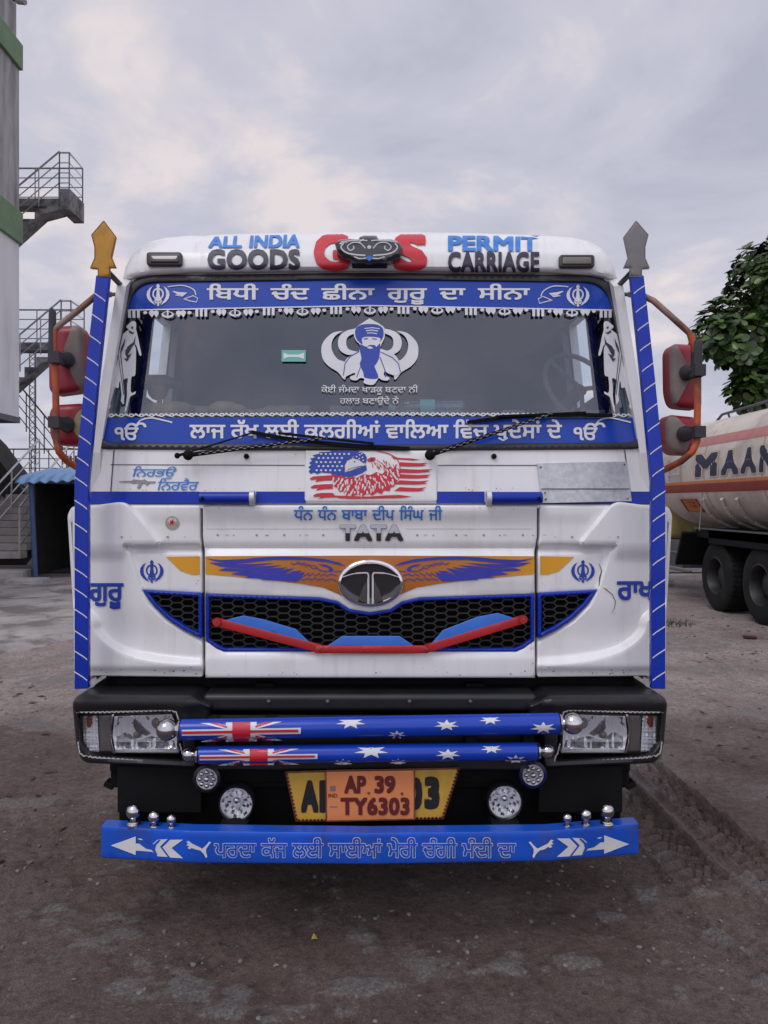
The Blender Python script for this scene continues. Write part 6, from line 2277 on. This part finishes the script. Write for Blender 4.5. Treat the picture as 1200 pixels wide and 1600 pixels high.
def ground_mat():
    m = bpy.data.materials.new('mud_ground')
    m.use_nodes = True
    n, l = m.node_tree.nodes, m.node_tree.links
    b = n['Principled BSDF']
    tc = n.new('ShaderNodeTexCoord')

    def nz(sc, det=8, ro=.6, st=None):
        t = n.new('ShaderNodeTexNoise')
        t.inputs['Scale'].default_value = sc
        t.inputs['Detail'].default_value = det
        t.inputs['Roughness'].default_value = ro
        if st:
            mp = n.new('ShaderNodeMapping'); mp.inputs['Scale'].default_value = st
            l.new(tc.outputs['Object'], mp.inputs[0]); l.new(mp.outputs[0], t.inputs['Vector'])
        else:
            l.new(tc.outputs['Object'], t.inputs['Vector'])
        return t.outputs[0]

    def ramp(src, stops):
        c = n.new('ShaderNodeValToRGB')
        l.new(src, c.inputs[0])
        e = c.color_ramp.elements
        e[0].position, e[0].color = stops[0][0], (*stops[0][1], 1)
        e[1].position, e[1].color = stops[-1][0], (*stops[-1][1], 1)
        for p_, q in stops[1:-1]:
            k = e.new(p_); k.color = (*q, 1)
        return c.outputs[0]

    def mixc(f, a, c, mode='MIX', fv=None):
        x = n.new('ShaderNodeMix'); x.data_type = 'RGBA'; x.blend_type = mode
        if fv is not None: x.inputs[0].default_value = fv
        else: l.new(f, x.inputs[0])
        l.new(a, x.inputs[6])
        if isinstance(c, tuple): x.inputs[7].default_value = (*c, 1)
        else: l.new(c, x.inputs[7])
        return x.outputs[2]
    def att(nm):
        t = n.new('ShaderNodeAttribute'); t.attribute_name = nm
        return t.outputs['Fac']
    base = ramp(nz(.9, 12, .66), [(.30, (.155, .120, .108)), (.46, (.245, .200, .184)), (.60, (.30, .255, .24)), (.74, (.385, .34, .322))])
    fine = ramp(nz(30, 8, .75), [(.32, (.55, .53, .52)), (.5, (1, 1, 1)), (.68, (1.35, 1.35, 1.35))])
    fine2 = ramp(nz(150, 5, .8), [(.36, (.6, .59, .58)), (.5, (1, 1, 1)), (.66, (1.45, 1.45, 1.45))])
    c1 = mixc(None, mixc(None, base, fine, 'MULTIPLY', 1.0), fine2, 'MULTIPLY', 1.0)
    dk = ramp(nz(4.2, 10, .72), [(.56, (0, 0, 0)), (.70, (.85, .85, .85))])
    c2 = mixc(dk, c1, (.075, .060, .055))
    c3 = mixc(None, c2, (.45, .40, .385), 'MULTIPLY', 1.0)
    c4 = mixc(att('mud_shade'), c2, c3)  # nearer mud darkened by the painted shade mask
    gcol = ramp(nz(70, 6, .8), [(.36, (.085, .077, .073)), (.5, (.165, .154, .149)), (.64, (.29, .275, .267))])
    ga = n.new('ShaderNodeMath'); ga.operation = 'MULTIPLY_ADD'
    l.new(nz(34, 7, .75), ga.inputs[0]); ga.inputs[1].default_value = 1.5; l.new(att('gravel_cover'), ga.inputs[2])
    gr_ = n.new('ShaderNodeMapRange'); l.new(ga.outputs[0], gr_.inputs[0])
    gr_.inputs[1].default_value, gr_.inputs[2].default_value, gr_.inputs[4].default_value = 1.02, 1.30, .68
    c5 = mixc(gr_.outputs[0], c4, gcol)
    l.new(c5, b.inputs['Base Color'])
    b.inputs['Roughness'].default_value = .9
    b.inputs['Specular IOR Level'].default_value = .25
    bp = n.new('ShaderNodeBump'); bp.inputs['Strength'].default_value = .9; bp.inputs['Distance'].default_value = .012
    l.new(nz(80, 9, .78), bp.inputs['Height'])
    bp2 = n.new('ShaderNodeBump'); bp2.inputs['Strength'].default_value = .6; bp2.inputs['Distance'].default_value = .03
    l.new(nz(14, 6, .6), bp2.inputs['Height'])
    l.new(bp.outputs[0], bp2.inputs['Normal'])
    l.new(bp2.outputs[0], b.inputs['Normal'])
    return m


GB_ = [(60, 1420, .14, .06), (110, 1428, .16, .05), (185, 1440, .16, .09), (160, 1470, .10, .05), (300, 1545, .3, .07), (430, 1572, .26, .06), (520, 1545, .14, .03), (560, 1530, .16, .03), (365, 1494, .06, .04),
       (740, 1508, .26, .05), (700, 1500, .12, .06), (940, 1422, .08, .07), (900, 1500, .08, .05), (1010, 1400, .05, .15), (240, 1530, .14, .03), (1160, 1110, .35, .18), (1120, 1040, .5, .3), (1080, 1000, .5, .5), (1000, 1230, .25, .12), (50, 1130, .4, .2), (80, 1060, .5, .3),
       (1150, 1380, .2, .1), (30, 1250, .25, .1), (1180, 1230, .3, .15)]
gx_, gy_ = co[:, 0], co[:, 1]
gm = np.zeros(len(co))
for px, py, rx, ry in GB_:
    Yg = CZ * FP / (py - CY); Xg = (px - CX) / FP * Yg
    gm = np.maximum(gm, 1 - np.sqrt(((gx_ - Xg) / (rx * 1.25)) ** 2 + ((gy_ - Yg) / (ry * 1.4)) ** 2))
gravel = sstep(gm + 2.0 * (fbm(gx_, gy_, 6, 6, 120, .65) - .5), .12, .50) * .85 * (.35 + .65 * sstep(fbm(gx_, gy_, 16, 4, 130), .42, .58))
gravel = np.maximum(gravel, .55 * sstep(fbm(gx_, gy_ * 1.7, 1.3, 6, 44, .65), .54, .68) * sstep(gy_, 3.8, 6) * (.4 + .6 * sstep(fbm(gx_, gy_, 11, 4, 131), .42, .58)))
mud_shade = 1 - sstep(gy_ + 3.4 * (fbm(gx_, gy_, .8, 5, 140) - .5) - .5 * np.abs(gx_), 3.2, 5.0)  # dark brown foreground mud, with the soft shade before the truck painted in
Zn = co[:, 2] + gravel * (.012 * fbm(gx_, gy_, 24, 3, 160) + .010 * vnoise(gx_ * 60, gy_ * 60, 170)) * (gy_ < 12)
co[:, 2] = Zn
me.vertices.foreach_set('co', co.astype(np.float32).ravel())
for nm, arr in (('gravel_cover', gravel), ('mud_shade', mud_shade)):
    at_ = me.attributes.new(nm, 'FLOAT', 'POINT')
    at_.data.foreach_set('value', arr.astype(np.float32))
me.update()
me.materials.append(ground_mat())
go_ = bpy.data.objects.new('ground', me)
COL.objects.link(go_)
tag(go_, 'brown trodden mud yard with gravel patches and tyre tracks', None, None, 'structure')

# broken concrete apron on the left
ap = [(-13, 8.6), (-6.5, 7.4), (-4.2, 7.75), (-3.75, 8.3), (-3.5, 9.0), (-3.3, 10.0), (-2.6, 11.5), (-2.4, 15.9), (-13, 16.3)]
rg = random.Random(2)
dn = []
for i in range(len(ap)):
    a, b_ = Vector(ap[i]), Vector(ap[(i + 1) % len(ap)])
    k = max(2, int((b_ - a).length / .25))
    for j in range(k):
        q = a.lerp(b_, j / k)
        dn.append((q.x + rg.uniform(-.07, .07), q.y + rg.uniform(-.06, .06)))
P, Fc, _ = tri([dn], .22)
A = np.array(P)
h = .045 + .05 * (fbm(A[:, 0], A[:, 1], .9, 4, 88) - .5)
h += .035 * (vnoise(np.floor(A[:, 0] * .8 + A[:, 1] * .2) * 3.7, np.floor(A[:, 1] * .9) * 5.1, 91) - .5)
dd = dist_to(A, [dn])
h = np.where(dd < .02, -.03, h)
mb = MB()
mb.add([(x, y, z) for (x, y), z in zip(P, h)], [f for f in Fc])


def apron_mat():
    m = mat('broken_concrete', (.30, .275, .262), .9, var=.25, vscale=1.6, dirt=(.13, .115, .108), dirt_amt=.9, dirt_scale=1.3, dirt_lo=.50, dirt_hi=.60, bump=.7, bscale=14)
    n, l = m.node_tree.nodes, m.node_tree.links
    b = n['Principled BSDF']
    src = b.inputs['Base Color'].links[0].from_socket
    v = n.new('ShaderNodeTexVoronoi'); v.feature = 'DISTANCE_TO_EDGE'; v.inputs['Scale'].default_value = .9
    tc = n.new('ShaderNodeTexCoord')
    nzz = n.new('ShaderNodeTexNoise'); nzz.inputs['Scale'].default_value = 2.5; nzz.inputs['Detail'].default_value = 6
    l.new(tc.outputs['Object'], nzz.inputs['Vector'])
    mxv = n.new('ShaderNodeMix'); mxv.data_type = 'RGBA'; mxv.inputs[0].default_value = .5
    l.new(tc.outputs['Object'], mxv.inputs[6]); l.new(nzz.outputs['Color'], mxv.inputs[7])
    l.new(mxv.outputs[2], v.inputs['Vector'])
    r_ = n.new('ShaderNodeMapRange'); r_.inputs[1].default_value = .0; r_.inputs[2].default_value = .014; r_.inputs[3].default_value = 1; r_.inputs[4].default_value = 0
    l.new(v.outputs['Distance'], r_.inputs[0])
    mx = n.new('ShaderNodeMix'); mx.data_type = 'RGBA'
    l.new(r_.outputs[0], mx.inputs[0]); l.new(src, mx.inputs[6]); mx.inputs[7].default_value = (.11, .095, .09, 1)
    l.new(mx.outputs[2], b.inputs['Base Color'])
    return m


o = mb.build('concrete_path', apron_mat(), None, smooth=False)
tag(o, 'broken pale concrete apron in front of the stairs', None, None, 'structure')
# dark road strip and kerb behind the tanker
mb = MB()
mb.add([(-40, 17.5, .01), (60, 17.5, .01), (60, 24, .01), (-40, 24, .01)], [(0, 1, 2, 3)])
o = mb.build('road', mat('asphalt', (.10, .09, .088), .85, var=.25, vscale=2), None)
tag(o, 'dark road strip behind the lorry', None, None, 'structure')
o = MB().box(4.6, 5.9, 14.9, 15.05, 0, .10).build('kerb', M['concrete'], None, bev=.02)
tag(o, 'low dark kerb behind the lorry', None, None, 'structure')


# stones, clods and litter
def rock(mb, x, y, s, rr):
    z = float(gheight(np.array([x]), np.array([y]))[0])
    k = len(mb.v)
    ring = [(0, 0, 1)] + [(math.cos(a) * math.cos(e_), math.sin(a) * math.cos(e_), math.sin(e_)) for e_ in (.5, -.3) for a in [i * 6.283 / 6 for i in range(6)]]
    sx, sy, sz = s * rr.uniform(.7, 1.3), s * rr.uniform(.7, 1.3), s * rr.uniform(.4, .8)
    vs = [(x + p[0] * sx * rr.uniform(.8, 1.2), y + p[1] * sy * rr.uniform(.8, 1.2), z + sz * .35 + p[2] * sz * rr.uniform(.8, 1.2)) for p in ring]
    fs = [(0, 1 + i, 1 + (i + 1) % 6) for i in range(6)] + [(1 + i, 7 + i, 7 + (i + 1) % 6, 1 + (i + 1) % 6) for i in range(6)]
    mb.add(vs, fs)


def stone_mat():
    m = bpy.data.materials.new('gravel_stone')
    m.use_nodes = True
    n, l = m.node_tree.nodes, m.node_tree.links
    b = n['Principled BSDF']
    g = n.new('ShaderNodeNewGeometry')
    cr = n.new('ShaderNodeValToRGB')
    e0, e1 = cr.color_ramp.elements
    e0.color, e1.color = (.045, .039, .036, 1), (.20, .18, .17, 1)
    e0.position, e1.position = .1, 1
    l.new(g.outputs['Random Per Island'], cr.inputs[0])
    l.new(cr.outputs[0], b.inputs['Base Color'])
    b.inputs['Roughness'].default_value = .9
    return m


rr = random.Random(21)
mb = MB()
cnt_ = 0
while cnt_ < 5200:
    y = 2.0 + (rr.random() ** 1.8) * 9
    x = rr.uniform(-.55, .58) * y * 1.1
    f_ = float(sstep(fbm(np.array([x]), np.array([y * 1.6]), 1.1, 3, 44), .50, .62)[0])
    if rr.random() > .14 + f_: continue
    rock(mb, x, y, rr.choice((.0016, .0016, .002, .002, .003, .003, .004, .006, .009)) * (1 + .12 * (y - 2)), rr)
    cnt_ += 1
o = mb.build('gravel', stone_mat(), None, ang=60)
tag(o, 'loose grey gravel and clods scattered over the mud', None, None, 'stuff')
mb = MB()
for i in range(150):
    y = 3.4 + rr.random() ** 1.5 * 8
    x = (rr.uniform(.42, .60) if rr.random() < .7 else rr.uniform(-.52, -.40)) * y
    z = float(gheight(np.array([x]), np.array([y]))[0]) + .006
    a = rr.uniform(0, 3.14); s = rr.uniform(.012, .045)
    d = Vector((math.cos(a), math.sin(a), 0)); e_ = Vector((-d.y, d.x, 0))
    c = Vector((x, y, z))
    mb.add([c - d * s + Vector((0, 0, .004)), c + e_ * s * .35 + Vector((0, 0, rr.uniform(0, .012))), c + d * s, c - e_ * s * .35 + Vector((0, 0, rr.uniform(0, .012)))], [(0, 1, 2), (0, 2, 3)])
o = mb.build('leaf_litter', M['debris'], None, smooth=False)
tag(o, 'dark dead leaves and twigs littered on the mud', None, None, 'stuff')
# grass tuft by the kerb
mb = MB()
for i in range(90):
    x, y = 4.05 + rr.gauss(0, .12), 10.2 + rr.gauss(0, .12)
    hh = rr.uniform(.03, .09); l_ = Vector((rr.gauss(0, .04), rr.gauss(0, .04), hh))
    c = Vector((x, y, -.02))
    mb.add([c - Vector((.006, 0, 0)), c + Vector((.006, 0, 0)), c + l_], [(0, 1, 2)])
o = mb.build('grass', mat('grass_blade', (.055, .06, .035), .8, var=.3), None, smooth=False)
tag(o, 'small dull grass tuft near the lorry wheels', None, None, 'stuff')
# single things lying about
p = W(491, 1460, 1.0)
def gpos(px, py):
    Yg = CZ * FP / (py - CY)
    return Vector(((px - CX) / FP * Yg, Yg, 0))


c = gpos(491, 1459); c.z = float(gheight(np.array([c.x]), np.array([c.y]))[0])
mb = MB()
mb.add([c + Vector(v) for v in ((-.012, 0, .004), (.0, -.010, .012), (.013, .0, .004), (.004, .010, .016), (-.002, .004, .026))], [(0, 1, 4), (1, 2, 4), (2, 3, 4), (3, 0, 4)])
o = mb.build('fallen_leaf', M['leaf_yellow'], None, smooth=False)
tag(o, 'tiny yellow dry leaf on the dark mud before the truck', 'leaf')
c = gpos(1172, 996); c.z = float(gheight(np.array([c.x]), np.array([c.y]))[0])
mb = MB()
mb.box(-.08, .07, -.04, .04, .0, .035, Matrix.Translation(c) @ Matrix.Rotation(R(20), 4, 'Z') @ Matrix.Rotation(R(7), 4, 'Y'))
o = mb.build('broken_brick', mat('brick_red', (.06, .02, .014), .9, var=.4, vscale=20), None, bev=.012)
tag(o, 'dark red broken brick lying on the mud near lorry wheels', 'brick')
